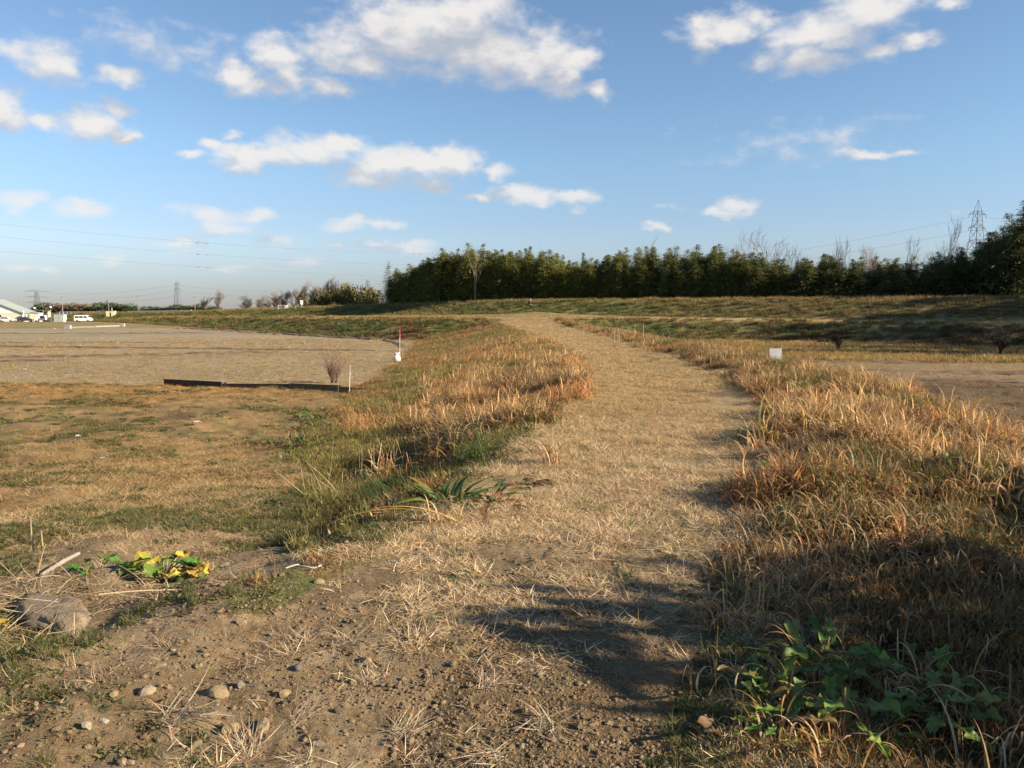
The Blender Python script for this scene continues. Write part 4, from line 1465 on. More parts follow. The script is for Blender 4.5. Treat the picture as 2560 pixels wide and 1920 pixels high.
# unseen leafy shrubs added below the right bank, to throw shade on its near corner
for i, (x, y, h, w, lb) in enumerate(((8.3, 1.0, 3.95, 3.6, 'unseen dense shrub added for shade at the foot of the right bank, nearest the viewer'), (9.6, 3.0, 4.8, 4.2, 'second unseen shrub added for shade at the foot of the right bank, farther along the dike'), (11.6, 4.2, 5.1, 4.2, 'third unseen shrub added for shade at the foot of the right bank, out in the field'), (6.9, -.9, 2.6, 2.8, 'small unseen shrub added for shade on the slope of the right bank beside the viewer'), (7.5, 2.75, 4.45, 2.7, 'narrow unseen shrub added for shade standing between the two larger shrubs of the right bank'))):
    bush(x, y, h, w, 6, i * 1.9, lb, group='added shade shrubs below the right bank')




# two dark pruned fruit trees in the right field
for (x, y, h, sd, lb) in ((26.0, 63.9, 1.75, 71, 'black gnarled pruned fruit tree nearer the white sign in the right field'), (34.1, 55.7, 2.45, 78, 'larger black gnarled pruned fruit tree near the right edge of the field')):
    b, f = branching(sd, 4.0, .75, .26, levels=3, forks=(6, 8), up=.30, first=.1, twig_r=.028, limb=.72, wob=.16, gnarl=.10)
    top = max(p[2] for p in f.v)
    t = empty('fruit_tree', (x, y, ground_z(x, y) - .05), sd * .7, lb, 'fruit tree', 'pruned fruit trees')
    t.scale = (h / top * .92,) * 2 + (h / top,)
    b.build('trunk', M_black_bark, t)
    o = f.build('branches', M_black_bark, t)

# twiggy leafless shrub at the corner of the field
b, f = branching(91, 2.0, .30, .02, levels=3, forks=(4, 5), up=.5, first=.15, twig_r=.006, limb=.66, wob=.07)
t = empty('bare_shrub', (-7.96, 35.6, ground_z(-7.96, 35.6) - .03), 0, 'reddish twiggy leafless shrub standing behind the dark boards', 'shrub')
r_ = random.Random(5)
stems, tw = MB(), MB()
for k in range(34):
    a, ln = r_.uniform(0, 6.28), r_.uniform(.8, 1.5)
    sp = r_.uniform(.15, .85)
    p0 = Vector((.13 * math.cos(a) * r_.random(), .13 * math.sin(a) * r_.random(), 0))
    pts = [p0 + Vector((math.cos(a) * sp * q ** 1.4 * ln * .6, math.sin(a) * sp * q ** 1.4 * ln * .6, ln * q)) for q in (0, .3, .6, 1)]
    stems.tube(pts, [.016, .011, .007, .003], 4)
    for j in range(9):
        q = r_.uniform(.25, .95)
        i = min(int(q * 3), 2)
        s = pts[i].lerp(pts[i + 1], q * 3 - i)
        b_ = r_.uniform(0, 6.28)
        l2 = r_.uniform(.15, .42)
        tw.tube([s, s + Vector((math.cos(b_) * l2 * .5, math.sin(b_) * l2 * .5, l2 * .55)), s + Vector((math.cos(b_) * l2 * .8, math.sin(b_) * l2 * .8, l2))], [.005, .004, .002], 3)
stems.build('stems', mat('shrub_stem', (.17, .115, .085), .85), t)
tw.build('twigs', mat('shrub_twig', (.27, .165, .12), .85), t)


# ------------------------------------------------------------------ BUILT THINGS
M_white = mat('white_paint', (.78, .78, .76), .5, var=.06)
M_cream = mat('cream_wall', (.66, .58, .44), .8, var=.08, scale=1.5)
M_wallw = mat('white_render', (.74, .74, .70), .8, var=.06, scale=1.2)
M_dark = mat('dark_opening', (.035, .028, .024), .8, var=.2)
M_glass = mat('dark_glass', (.03, .035, .045), .12, var=.1)
M_tyre = mat('tyre_rubber', (.025, .025, .025), .8)
M_rim = mat('wheel_metal', (.45, .45, .46), .35, .8)
M_steel = mat('galvanised_steel', (.36, .38, .40), .5, .5, var=.12)
M_lattice = mat('pylon_steel', (.13, .14, .16), .7, .0, var=.1)
M_concrete = mat('weathered_concrete', (.26, .245, .21), .9, var=.2, scale=4, bump=.3)
M_roof = mat('grey_green_roof', (.30, .35, .31), .6, var=.1, scale=2)
M_wood_dk = mat('tarred_board', (.055, .040, .030), .85, var=.35, scale=12, bump=.4)
M_wire = mat('cable', (.10, .10, .11), .6)
M_red = mat('red_paint', (.55, .06, .05), .5, var=.1)
M_lamp = mat('white_lamp_shade', (.82, .82, .80), .3, var=.03)
M_pole = mat('concrete_pole', (.24, .22, .21), .85, var=.1)


def gz(x, y):
    return ground_z(x, y)


# ---- low earth ridges and ditch banks across the fields (too slight for the ground sheet's rings)
def earth_ridge(pts, h, w, mt, sd_):
    rg = np.random.default_rng(sd_)
    P = []
    for (a, b) in zip(pts[:-1], pts[1:]):
        n = max(2, int(math.dist(a, b) / .35))
        P += [(a[0] + (b[0] - a[0]) * i / n, a[1] + (b[1] - a[1]) * i / n) for i in range(n)]
    P.append(pts[-1])
    P = np.array(P)
    P += np.stack([np.zeros(len(P)), (fbm(P[:, 0], P[:, 1], .3, 3, sd_) - .5) * 1.2], 1)
    d = np.gradient(P, axis=0)
    d /= np.linalg.norm(d, axis=1)[:, None]
    nrm = np.stack([-d[:, 1], d[:, 0]], 1)
    hh = h * (.35 + 1.1 * np.clip(fbm(P[:, 0], P[:, 1], .6, 4, sd_ + 1) * 1.5 - .25, 0, 1.2))
    hh *= np.clip(np.minimum(np.arange(len(P)), np.arange(len(P))[::-1]) / 6, 0, 1)
    V = []
    for q, e in ((-1, -.05), (-.55, .55), (-.1, 1.0), (.4, .6), (1, -.05)):
        xy = P + nrm * (q * w) * (1 + rg.uniform(-.25, .25, (len(P), 1)))
        V.append(np.column_stack([xy, terrain(xy[:, 0], xy[:, 1], False) + hh * e * (1 + rg.uniform(-.3, .3, len(P)))]))
    V = np.stack(V, 1).reshape(-1, 3)
    i = np.arange(len(P) - 1)[:, None] * 5 + np.arange(4)[None]
    i = i.ravel()
    me = quads_to_mesh('earth_ridge', V, np.stack([i, i + 1, i + 6, i + 5], 1))
    me.materials.append(mt)
    o = bpy.data.objects.new('earth_ridge', me)
    COL.objects.link(o)
    o['kind'] = 'structure'


M_ridge = mat('damp_earth', (.135, .092, .055), .95, var=.35, scale=1.5, bump=.5)
M_ridge2 = mat('dry_rim', (.30, .205, .10), .95, var=.3, scale=1.5, bump=.5)
for k, (pts, h, w) in enumerate((([(-56, 74), (-30, 69), (-8.5, 63.5)], .17, .5), ([(-46, 53.2), (-37, 54.0), (-28, 57.0), (-19, 63.0)], .21, .6), ([(-46, 50.3), (-36, 50.8), (-29, 52.5)], .12, .6), ([(-95, 112), (-60, 116), (-44, 117)], .16, .5), ([(-70, 84), (-30, 82)], .06, .4),
                                ([(-62, 150), (-40, 122), (-22, 97.5), (-14.2, 88.5)], .34, .6), ([(-14.2, 88.5), (-10.5, 76), (-9.5, 70)], .25, .5),
                                ([(13, 44.5), (19, 42.5), (30, 40.0), (44, 36.5)], .20, .5), ([(12, 39.5), (22, 37.0), (36, 33.5)], .15, .5), ([(11.5, 54), (19, 51.5), (27, 49)], .17, .5))):
    earth_ridge(pts, h * .75, w, M_ridge, 300 + 7 * k)
for k, (pts, h, w) in enumerate((([(-63.5, 150), (-41.5, 122), (-30, 106)], .16, .5), ([(10, 87.6), (18, 86.2), (26, 81.5), (40, 66.5)], .22, .5))):
    earth_ridge(pts, h, w, M_ridge2, 400 + 7 * k)


# ---- lattice pylons
def pylon(x, y, zb, h, wb, wt, arms, rz, label, bar=.12):
    t = empty('lattice_pylon', (x, y, zb), rz, label, 'pylon', 'lattice pylons')
    legs = []
    for sx, sy in ((1, 1), (1, -1), (-1, -1), (-1, 1)):
        m = MB()
        m.tube([(sx * wb / 2, sy * wb / 2, 0), (sx * wt / 2, sy * wt / 2, h * .9), (0, 0, h)], [bar, bar * .7, bar * .4], 4)
        m.build('leg', M_lattice, t)
    br = MB()
    n = 11
    for i in range(n):
        z0, z1 = h * .9 * (1 - (1 - i / n) ** 1.0), h * .9 * (i + 1) / n
        w0, w1 = (wb + (wt - wb) * z0 / (h * .9)) / 2, (wb + (wt - wb) * z1 / (h * .9)) / 2
        c = ((1, 1), (1, -1), (-1, -1), (-1, 1))
        for k in range(4):
            a, b = c[k], c[(k + 1) % 4]
            br.tube([(a[0] * w0, a[1] * w0, z0), (b[0] * w1, b[1] * w1, z1)], bar * .45, 3)
            br.tube([(b[0] * w0, b[1] * w0, z0), (a[0] * w1, a[1] * w1, z1)], bar * .45, 3)
            br.tube([(a[0] * w1, a[1] * w1, z1), (b[0] * w1, b[1] * w1, z1)], bar * .4, 3)
    br.build('bracing', M_lattice, t)
    for (za, la) in arms:
        m = MB()
        for s in (-1, 1):
            m.tube([(s * la, 0, za), (s * wt * .5, wt * .5, za + .2), (s * wt * .5, wt * .5, za + 1.3), (s * la, 0, za)], bar * .55, 3)
            m.tube([(s * la, 0, za), (s * wt * .5, -wt * .5, za + .2), (s * wt * .5, -wt * .5, za + 1.3), (s * la, 0, za)], bar * .55, 3)
            m.tube([(s * la, 0, za), (s * la, 0, za - 1.1)], bar * .7, 4)
        m.build('crossarm', M_lattice, t)
    return t


pylon(163, 284, 0, 40.5, 7.0, 1.7, ((35.3, 3.6), (30.6, 3.6), (25.5, 3.8)), .25, 'tall lattice pylon rising behind the dark grove at the right', .13)
pylon(-252, 606, 0, 25.0, 4.4, 2.2, ((22.2, 1.7), (18.0, 1.7)), 1.2, 'narrow lattice pylon standing above the dark hedge', .15)
pylon(-538, 910, 0, 26.5, 7.0, 2.6, ((24.0, 14.0), (17.5, 13.0), (11.5, 12.0)), 0, 'faint lattice pylon with wide crossarms far behind the building', .17)
pylon(-133, 742, 0, 31.0, 5.0, 2.2, ((28.5, 2.0), (25.0, 2.0)), 1.1, 'small far lattice pylon peeping over the olive thicket', .18)


def wires(name, spans, label, r=.04, group=None, marks=()):
    """each wire a sagging cable between two points"""
    t = empty(name, spans[0][0], 0, label, 'power line', group)
    o0 = Vector(spans[0][0])
    for (a, b, sag) in spans:
        a, b = Vector(a), Vector(b)
        pts = []
        for i in range(25):
            q = i / 24
            p = a.lerp(b, q)
            p.z -= sag * 4 * q * (1 - q)
            pts.append(p - o0)
        MB().tube(pts, r, 4).build('wire', M_wire, t)
        for q in marks:
            p = a.lerp(b, q) - o0
            p.z -= sag * 4 * q * (1 - q)
            d = (b - a).normalized()
            m = MB()
            for s in (-1, 1):
                m.tube([p + d * (s * 1.9 - .5) + Vector((0, 0, -.12)), p + d * (s * 1.9 + .5) + Vector((0, 0, -.12))], .14, 5)
            m.build('damper', M_wire, t)
    return t


wires('power_line', [((-172, 260, 30.3), (-14, 420, 31.5), 3.0)], 'uppermost of the three long cables sinking across the left sky', .022, 'long cables across the left sky', (.33, .80))
wires('power_line', [((-172, 260, 26.2), (-14, 420, 25.0), 2.5)], 'middle of the three long cables sinking across the left sky', .022, 'long cables across the left sky', (.33, .80))
wires('power_line', [((-172, 260, 21.4), (-14, 420, 18.6), 2.0)], 'lowest of the three long cables sinking across the left sky', .022, 'long cables across the left sky', (.33, .80))
wires('power_line', [((159.5, 283, 34.2), (60, 330, 18.5), 1.5), ((159.5, 283, 29.5), (60, 330, 15.5), 1.5), ((159.5, 283, 24.4), (90, 320, 14.5), 1.2)], 'cables running left from the tall pylon down behind the grove', .022, None)
wires('power_line', [((166.5, 285, 34.2), (260, 262, 33.0), 1.5), ((166.5, 285, 29.5), (260, 262, 28.0), 1.5), ((166.5, 285, 24.4), (260, 262, 23.0), 1.5)], 'cables running right from the tall pylon past the edge of the photo', .022, None)
wires('power_line', [((-531, 908, 23), (-253.5, 606, 21.2), 4), ((-531, 908, 16.4), (-253.5, 606, 17.0), 4), ((-545, 908, 10.4), (-254, 606, 12.5), 3)], 'faint cables between the far wide-armed pylon and the narrow one above the hedge', .045, None)
wires('power_line', [((-250.5, 606, 21.2), (-133, 742, 27.0), 6), ((-250.5, 606, 17.0), (-133, 742, 23.5), 6)], 'faint cables running right from the narrow pylon above the hedge', .045, None)


def utility_pole(x, y, h, label, r=.16, z=0.0):
    t = empty('utility_pole', (x, y, z - .2), 0, label, 'utility pole', 'utility poles')
    MB().tube([(0, 0, 0), (0, 0, h)], [r, r * .7], 7).build('pole', M_pole, t)
    m = MB().box((0, 0, h - .5), (1.7, .12, .12)).box((0, 0, h - 1.2), (1.3, .12, .12))
    m.build('crossarm', M_pole, t)
    m = MB()
    for x_ in (-.7, .7, -.2):
        m.tube([(x_, 0, h - .44), (x_, 0, h - .2)], .05, 5)
    m.build('insulator', M_white, t)
    return t


utility_pole(-196, 350, 8.9, 'utility pole behind the container shed, left of the white van')
utility_pole(-186, 400, 10.4, 'tallest utility pole of the far left, between the pump house and the narrow pylon', .19)
utility_pole(-150, 380, 9.4, 'utility pole at the right end of the dark hedge', .15)
utility_pole(-201, 400, 6.8, 'short utility pole directly behind the yellow pump house')
utility_pole(-92, 276, 7.4, 'thin utility pole among the leafless trees left of the barrier gate', .12)
utility_pole(-270, 440, 8.8, 'pale utility pole over the green-roofed building', .14)

# ---- the building at the left edge
t = empty('farm_building', (-146.6, 240, -1.55), .10, 'white gabled farm building with a grey-green roof at the left edge', 'building')
W_, Lb, EH, RH = 19.0, 8.5, 2.75, 6.6
m = MB()
door = (-8.2, -5.9, 2.05)
m.box((-1.85, .1, EH / 2), (3.70, .2, EH)).box((-13.6, .1, EH / 2), (10.8, .2, EH)).box((-7.0, .1, (EH + door[2]) / 2), (2.38, .196, EH - door[2]))
m.box((-4.79, .1, EH / 2), (2.18, .2, EH))
m.build('lower_wall', M_cream, t)
MB().prism([(-W_, EH + .002), (0, EH + .002), (-W_ / 2, RH)], 0.0, .2).build('gable_wall', M_wallw, t)
MB().box((-.1, Lb / 2 + .1, EH / 2), (.2, Lb - .2, EH)).build('side_wall', M_cream, t)
MB().box((-7.05, .7, 1.02), (2.3, .1, 2.04)).build('doorway', M_dark, t)
for k, yy in enumerate((1.6, 3.4, 5.2, 7.0)):
    f = MB().box((.03, yy, 1.55), (.08, 1.1, 1.3)).build('window', M_white, t)
    MB().box((.075, yy, 1.55), (.03, .96, 1.16)).build('pane', M_glass, f)
for s in (1, -1):
    a = math.atan2(RH - EH, W_ / 2)
    ln = math.hypot(W_ / 2 + .7, (RH - EH) * (W_ / 2 + .7) / (W_ / 2))
    cx = -W_ / 2 + s * (W_ / 2 + .7) / 2
    cz = RH - (RH - EH) * .5 * (W_ / 2 + .7) / (W_ / 2) + .12
    rot = Matrix.Rotation(s * a, 3, 'Y')
    rf = MB().box((cx, Lb / 2, cz), (ln, Lb + .9, .12), rot=rot).build('roof', M_roof, t)
    sm = MB()
    for j in range(11):
        yy = -.3 + j * (Lb + .6) / 10
        sm.box(Vector((cx, yy, cz)) + rot @ Vector((0, 0, .085)), (ln - .06, .05, .05), rot=rot)
    sm.build('roof_seam', M_roof, rf)
MB().box((1.5, 5.5, 1.35), (2.6, 3.0, 2.7)).build('porch', M_cream, t)
MB().box((1.5, 5.5, 2.78), (3.1, 3.5, .14), rot=Matrix.Rotation(.10, 3, 'Y')).build('porch_roof', M_roof, t)
MB().tube([(.5, -.15, 0), (.5, -.15, 3.3)], .16, 6).build('vent_pipe', M_white, t)


def lamp(x, y, h, label, z=-1.5):
    t = empty('street_lamp', (x, y, z), 0, label, 'lamp', 'round white lamps')
    MB().tube([(0, 0, 0), (0, 0, h)], [.06, .045], 6).build('post', M_pole, t)
    MB().lathe([(.05, -.22), (.26, -.18), (.36, -.02), (.30, .14), (.10, .24)], 12, (0, 0, h + .15)).build('lamp_shade', M_lamp, t, smooth=True)


lamp(-141.6, 238, 3.9, 'round white lamp over the parked cars, beside the building')
lamp(-136.5, 237.5, 4.15, 'round white lamp above the cream gate pillar')
t = empty('gate_pillar', (-135.3, 234.5, -1.5), .2, 'tall narrow cream pillar with a dark cap beside the container shed', 'pillar')
MB().box((0, 0, 1.55), (.55, .5, 3.1)).build('shaft', M_cream, t, bevel=.03)
MB().box((0, 0, 3.2), (.8, .7, .2)).build('cap', M_concrete, t, bevel=.03)
MB().box((-.42, 0, 1.3), (.25, .4, 2.6)).build('side_post', M_pole, t, bevel=.02)

t = empty('container_shed', (-131.8, 234, -1.52), .12, 'pale grey-green container shed beside the white van', 'shed')
MB().box((0, 0, 1.1), (2.7, 2.2, 2.2)).build('body', mat('shed_panel', (.40, .43, .40), .6, var=.12, scale=2), t, bevel=.03)
m = MB()
for k in range(8):
    m.box((-1.2 + k * .33, -1.115, 1.1), (.05, .04, 2.0))
m.build('rib', M_steel, t)
MB().box((0, 0, 2.25), (2.85, 2.35, .08)).build('roof', M_steel, t)
MB().box((.45, -1.13, .85), (.8, .04, 1.6)).build('door', mat('shed_door', (.34, .36, .34), .6), t)


# ---- vehicles
def vehicle(name, x, y, rz, label, cat, prof, width, paint, wheels, wr, wins, z=-1.5, lights=True, group=None):
    """prof: side outline (x forward, z up); wins: window outlines on the side"""
    t = empty(name, (x, y, z), rz, label, cat, group)
    MB().prism(prof, -width / 2, width / 2).build('body', paint, t, bevel=.05)
    for s in (-1, 1):
        for wn in wins:
            m = MB().prism(wn, s * (width / 2 + .006) - .012, s * (width / 2 + .006) + .012)
            m.build('window', M_glass, t)
    xs = [p[0] for p in prof]
    # windscreen laid on the sloping front of the outline
    top = max(p[1] for p in prof)
    fr = [p for p in prof if p[0] > max(xs) * .3]
    a = max(fr, key=lambda p: p[1] * 2 + p[0])
    b = min((p for p in fr if p[1] < top * .75 and p[1] > top * .4), key=lambda p: abs(p[1] - top * .55), default=None)
    if b:
        d = Vector((b[0] - a[0], 0, b[1] - a[1]))
        n = Vector((-d.z, 0, d.x)).normalized()
        if n.x < 0:
            n = -n
        c = Vector(((a[0] + b[0]) / 2, 0, (a[1] + b[1]) / 2)) + n * .012
        ang_ = math.atan2(-d.z, d.x)
        MB().box(c, (d.length * .78, width * .84, .02), rot=Matrix.Rotation(ang_, 3, 'Y')).build('windscreen', M_glass, t)
    for wx in wheels:
        for s in (-1, 1):
            w = MB().lathe([(wr * .6, -.1), (wr * .95, -.1), (wr, -.05), (wr, .05), (wr * .95, .1), (wr * .6, .1)], 14).build('wheel', M_tyre, t)
            w.location = (wx, s * (width / 2 - .08), wr)
            w.rotation_euler = (math.pi / 2, 0, 0)
            rm = MB().lathe([(.02, -.105), (wr * .58, -.105), (wr * .58, .105), (.02, .105)], 12).build('rim', M_rim, w)
    if lights:
        mx = max(xs)
        for s in (-1, 1):
            MB().box((mx - .03, s * (width / 2 - .22), .72), (.08, .26, .14)).build('headlight', M_lamp, t, bevel=.02)
        MB().box((mx + .0, 0, .42), (.10, width * .9, .18)).build('bumper', M_steel, t, bevel=.02)
    return t


van_prof = [(-2.3, .30), (-2.3, 1.55), (-2.2, 1.88), (-2.0, 1.97), (.95, 1.97), (1.25, 1.90), (1.95, 1.12), (2.28, .95), (2.33, .60), (2.3, .30)]
vehicle('white_van', -125.6, 235, .12, 'white van parked with its nose to the right at the edge of the far field', 'van', van_prof, 1.75, M_white, (-1.45, 1.5), .34,
        [[(-2.0, 1.15), (-2.0, 1.68), (-1.0, 1.68), (-1.0, 1.15)], [(-.85, 1.15), (-.85, 1.68), (.2, 1.68), (.2, 1.15)], [(.42, 1.15), (.42, 1.68), (1.02, 1.68), (1.55, 1.15)]])
truck = [(-1.7, .35), (-1.7, 1.0), (-.1, 1.0), (-.1, 1.75), (0, 1.85), (1.1, 1.85), (1.35, 1.70), (1.62, 1.05), (1.68, .35)]
vehicle('white_truck', -138.6, 236, .1, 'small white truck parked right of the dark car', 'truck', truck, 1.5, M_white, (-1.1, 1.0), .28, [[(.15, 1.1), (.15, 1.62), (.95, 1.62), (1.35, 1.1)]])
car = [(-2.0, .28), (-2.05, .85), (-1.7, 1.0), (-1.2, 1.42), (.3, 1.45), (1.0, .98), (1.85, .85), (2.0, .6), (2.0, .28)]
cwin = [[(-1.3, .98), (-1.0, 1.36), (-.35, 1.38), (-.35, .98)], [(-.25, .98), (-.25, 1.38), (.25, 1.38), (.75, .98)]]
vehicle('parked_car', -142.3, 234.6, .25, 'dark blue car parked left of the small white truck', 'car', car, 1.68, mat('navy_paint', (.03, .035, .06), .25), (-1.25, 1.25), .31, cwin, group='cars parked by the building')
vehicle('parked_car', -147.2, 233.5, .25, 'silver-white car parked left of the dark blue one, before the doorway', 'car', car, 1.68, mat('silver_paint', (.62, .64, .66), .3, .3), (-1.25, 1.25), .31, cwin, group='cars parked by the building')
vehicle('parked_car', -144.6, 238.5, .3, 'grey-green car half hidden between the silver-white and the dark blue one', 'car', car, 1.68, mat('teal_paint', (.20, .27, .27), .3, .2), (-1.25, 1.25), .31, cwin, group='cars parked by the building')
vehicle('parked_car', -152.6, 233, .2, 'dark maroon car cut by the left edge of the photo', 'car', car, 1.68, mat('maroon_paint', (.12, .03, .03), .3), (-1.25, 1.25), .31, cwin, group='cars parked by the building')

# ---- pump house, guard rail and concrete edging of the far field
px_, py_ = -132.9, 266.0
t = empty('pump_house', (px_, py_, gz(px_, py_) - .1), .15, 'small square yellow pump house on top of the far levee', 'shed')
m = MB().box((-.78, 0, .85), (1.0, 2.0, 1.7)).box((.78, 0, .85), (1.0, 2.0, 1.7)).box((0, .1, .85), (.556, 1.8, 1.7)).box((0, -.9, 1.52), (.556, .196, .36))
m.build('wall', mat('yellow_render', (.66, .54, .32), .8, var=.08), t)
MB().box((0, 0, 1.78), (2.75, 2.2, .14)).build('roof', M_cream, t, bevel=.02)
MB().box((0, -.82, .67), (.55, .05, 1.33)).build('door', M_dark, t)
MB().tube([(.25, .2, 1.85), (.25, .2, 3.0)], .07, 6).build('vent_pipe', M_white, t)
rail_pts = [(-93, 233), (-113, 252.5), (-128, 267.5)], [(-137.5, 277), (-152, 289.5), (-172, 305)]
for k, (pts, lb) in enumerate(zip(rail_pts, ('long white guard rail on the far levee, right of the pump house', 'white guard rail on the far levee between the pump house and the van'))):
    o0 = Vector((pts[0][0], pts[0][1], gz(*pts[0])))
    t = empty('guard_rail', o0, 0, lb, 'guard rail', 'white guard rails on the far levee')
    q = []
    for (a, b) in zip(pts[:-1], pts[1:]):
        for i in range(8):
            x, y = a[0] + (b[0] - a[0]) * i / 8, a[1] + (b[1] - a[1]) * i / 8
            q.append(Vector((x, y, gz(x, y))) - o0)
    q.append(Vector((pts[-1][0], pts[-1][1], gz(*pts[-1]))) - o0)
    m = MB()
    for (a, b) in zip(q[:-1], q[1:]):
        d = b - a
        m.box((a + b) / 2 + Vector((0, 0, .60)), (d.length + .03, .08, .42), rz=math.atan2(d.y, d.x))
    m.build('rail', M_white, t)
    for p in q:
        MB().box(p + Vector((0, .12, .40)), (.13, .13, .9)).build('post', M_white, t)
t = empty('concrete_wall', (-82.3, 147.2, -1.62), 0, 'long low concrete wall with white end blocks at the far edge of the left field', 'wall')
d = Vector((-82.0, 168, 0)) - Vector((-82.3, 147.2, 0))
MB().box((.55, .2, .32), (1.15, .6, .68)).build('end_block', mat('whitewashed_block', (.30, .30, .28), .8, var=.15), t, bevel=.02)
MB().box((.15, 5.6, .20), (.30, 9.8, .32)).build('wall_section', mat('pale_concrete', (.19, .18, .15), .85, var=.12), t, bevel=.02)
MB().box((.15, 15.4, .20), (.30, 9.6, .32)).build('wall_section', M_concrete, t, bevel=.02)
MB().box((.55, 20.8, .32), (1.0, .6, .70)).build('end_block', mat('whitewashed_block', (.30, .30, .28), .8, var=.15), t, bevel=.02)
t = MB().box((-18, 3, .06), (36, .5, .16), rz=-.06).build('concrete_kerb', mat('worn_kerb', (.27, .26, .21), .9, var=.2), None, bevel=.03, loc=(-83.2, 144.0, -1.62))
tag(t, 'low pale concrete kerb running left along the far edge of the field', 'kerb')

# ---- signs and gate on the levee
sx_, sy_ = -48.2, 184.1
t = empty('notice_board', (sx_, sy_, gz(sx_, sy_) - .1), .1, 'white notice board on a single post on top of the levee', 'sign')
MB().tube([(0, 0, 0), (0, 0, 2.15)], .055, 8).build('post', M_white, t)
b = MB().box((0, -.075, 1.62), (.66, .03, .98)).build('board', M_white, t, bevel=.008)
m = MB()
for k in range(6):
    m.box((.01, -.092, 1.95 - k * .13), (.50 - .09 * (k % 3), .004, .035))
m.build('lettering', mat('faded_print', (.42, .42, .44), .7), b)
gx_, gy_ = -54.3, 190.4
t = empty('barrier_gate', (gx_, gy_, gz(gx_, gy_) - .05), -.05, 'low white tubular barrier gate with a white panel at its right end', 'gate')
for k in (-1.15, 1.15):
    MB().tube([(k, 0, 0), (k, 0, 1.12)], .05, 7).build('post', M_white, t)
for k in (.28, 1.05):
    MB().tube([(-1.1, 0, k), (1.1, 0, k)], .04, 6).build('rail', M_white, t)
MB().box((.78, -.07, .68), (.72, .03, .66)).build('panel', M_white, t)
x_, y_ = -49.8, 184.8
t = MB().tube([(0, 0, 0), (0, 0, 1.0)], .045, 7).tube([(0, 0, 1.0), (0, 0, 1.06)], .06, 7).build('marker_post', M_steel, None, loc=(x_, y_, gz(x_, y_) - .05))
tag(t, 'short grey marker post between the barrier gate and the notice board', 'post')
x_, y_ = -26.6, 162.2
t = empty('sign_post', (x_, y_, gz(x_, y_) - .1), 0, 'white post with a small blue plate on top, at the left end of the grove', 'post')
MB().tube([(0, 0, 0), (0, 0, 2.85)], .095, 8).build('post', M_white, t)
MB().box((-.08, -.02, 2.98), (.62, .12, .22)).build('plate', mat('blue_plate', (.10, .25, .62), .4), t, bevel=.02)
x_, y_ = -25.4, 161.5
t = empty('marker_post', (x_, y_, gz(x_, y_) - .1), 0, 'thin pole with a red base right of the blue-topped post', 'post')
MB().tube([(0, 0, .3), (0, 0, 1.15)], .035, 6).build('pole', M_steel, t)
MB().lathe([(.17, 0), (.15, .25), (.06, .42)], 10).build('base', M_red, t)

# ---- white notice standing in the right field
x_, y_ = 14.85, 45.0
t = empty('notice_board', (x_, y_, gz(x_, y_)), .12, 'white notice board standing in the right field behind the dry grass', 'sign')
pw = mat('shade_toned_white_board', (.34, .34, .36), .6, var=.08, scale=3)  # white dulled and blued, shade put into the board's colour
b = MB().box((0, 0, .62), (.66, .025, 1.02)).build('board', pw, t, bevel=.006)
MB().box((-.345, .01, .60), (.03, .05, 1.20)).build('post', pw, t)
MB().box((.345, .01, .60), (.03, .05, 1.20)).build('post', pw, t)
m = MB().box((.07, -.0155, 1.03), (.30, .004, .055)).box((-.14, -.0155, 1.04), (.06, .004, .05))
rr_ = random.Random(4)
for k in range(9):
    w_ = rr_.uniform(.22, .46)
    m.box((-.24 + w_ / 2, -.0155, .92 - k * .085), (w_, .004, .018))
m.build('lettering', mat('grey_print', (.33, .33, .36), .7), b)

# ---- pale sticks standing along the right edge of the path
for (x, y, h, lean, lb) in ((4.75, 53.3, .62, .06, 'pale stick standing alone at the far right edge of the path'), (5.50, 43.3, .60, .22, 'forked pale stick leaning right, left of the close pair'), (5.62, 41.8, .52, -.12, 'pale stick leaning left beside the forked one'),
                          (6.35, 41.5, .62, .03, 'left one of the two upright thin sticks before the right field'), (6.75, 41.1, .60, -.01, 'right one of the two upright thin sticks before the right field')):
    m = MB()
    m.tube([(0, 0, -.1), (lean * h * .4, 0, h * .5), (lean * h * 1.1, 0, h + .12)], [.014, .013, .008], 6)
    if 'forked' in lb:
        m.tube([(lean * h * .35, 0, h * .4), (-.10, .02, h * .85)], [.013, .008], 5)
    t = m.build('garden_stake', mat('bleached_stick', (.42, .36, .27), .8), None, loc=(x, y, gz(x, y) + .12))
    tag(t, lb, 'stick', 'pale sticks beside the path')

# ---- marker pole with a red top, and the white bag tied at its foot
x_, y_ = -7.2, 51.2
t = empty('marker_pole', (x_, y_, gz(x_, y_) - .1), 0, 'thin pale pole with a red upper end at the corner of the left field', 'pole')
MB().tube([(0, 0, 0), (.02, 0, 1.72)], .018, 6).build('pole', mat('pale_pole', (.62, .60, .55), .6), t)
MB().tube([(.02, 0, 1.70), (.03, 0, 2.35)], [.026, .022], 6).build('red_tip', M_red, t)
m = MB()
for k in range(5):
    a = k * 1.3
    m.tube([(.025, 0, 1.82 + k * .09), (.025 + .07 * math.cos(a), .05 * math.sin(a), 1.76 + k * .10)], .015, 4)
m.build('ribbon', M_red, t)
x_, y_ = -7.28, 50.7
bm = bmesh.new()
bmesh.ops.create_icosphere(bm, subdivisions=3, radius=1)
for v in bm.verts:
    c = v.co
    k = 1 + .10 * math.sin(7 * math.atan2(c.y, c.x) + 3 * c.z) + .07 * math.sin(11 * c.z + 4 * c.x)
    top = max(0, c.z)
    v.co = Vector((c.x * .21 * k * (1 - .45 * top ** 2) * (1 - .12 * c.z), c.y * .18 * k * (1 - .5 * top ** 2), .27 + c.z * .28 + .03 * math.sin(5 * c.x)))
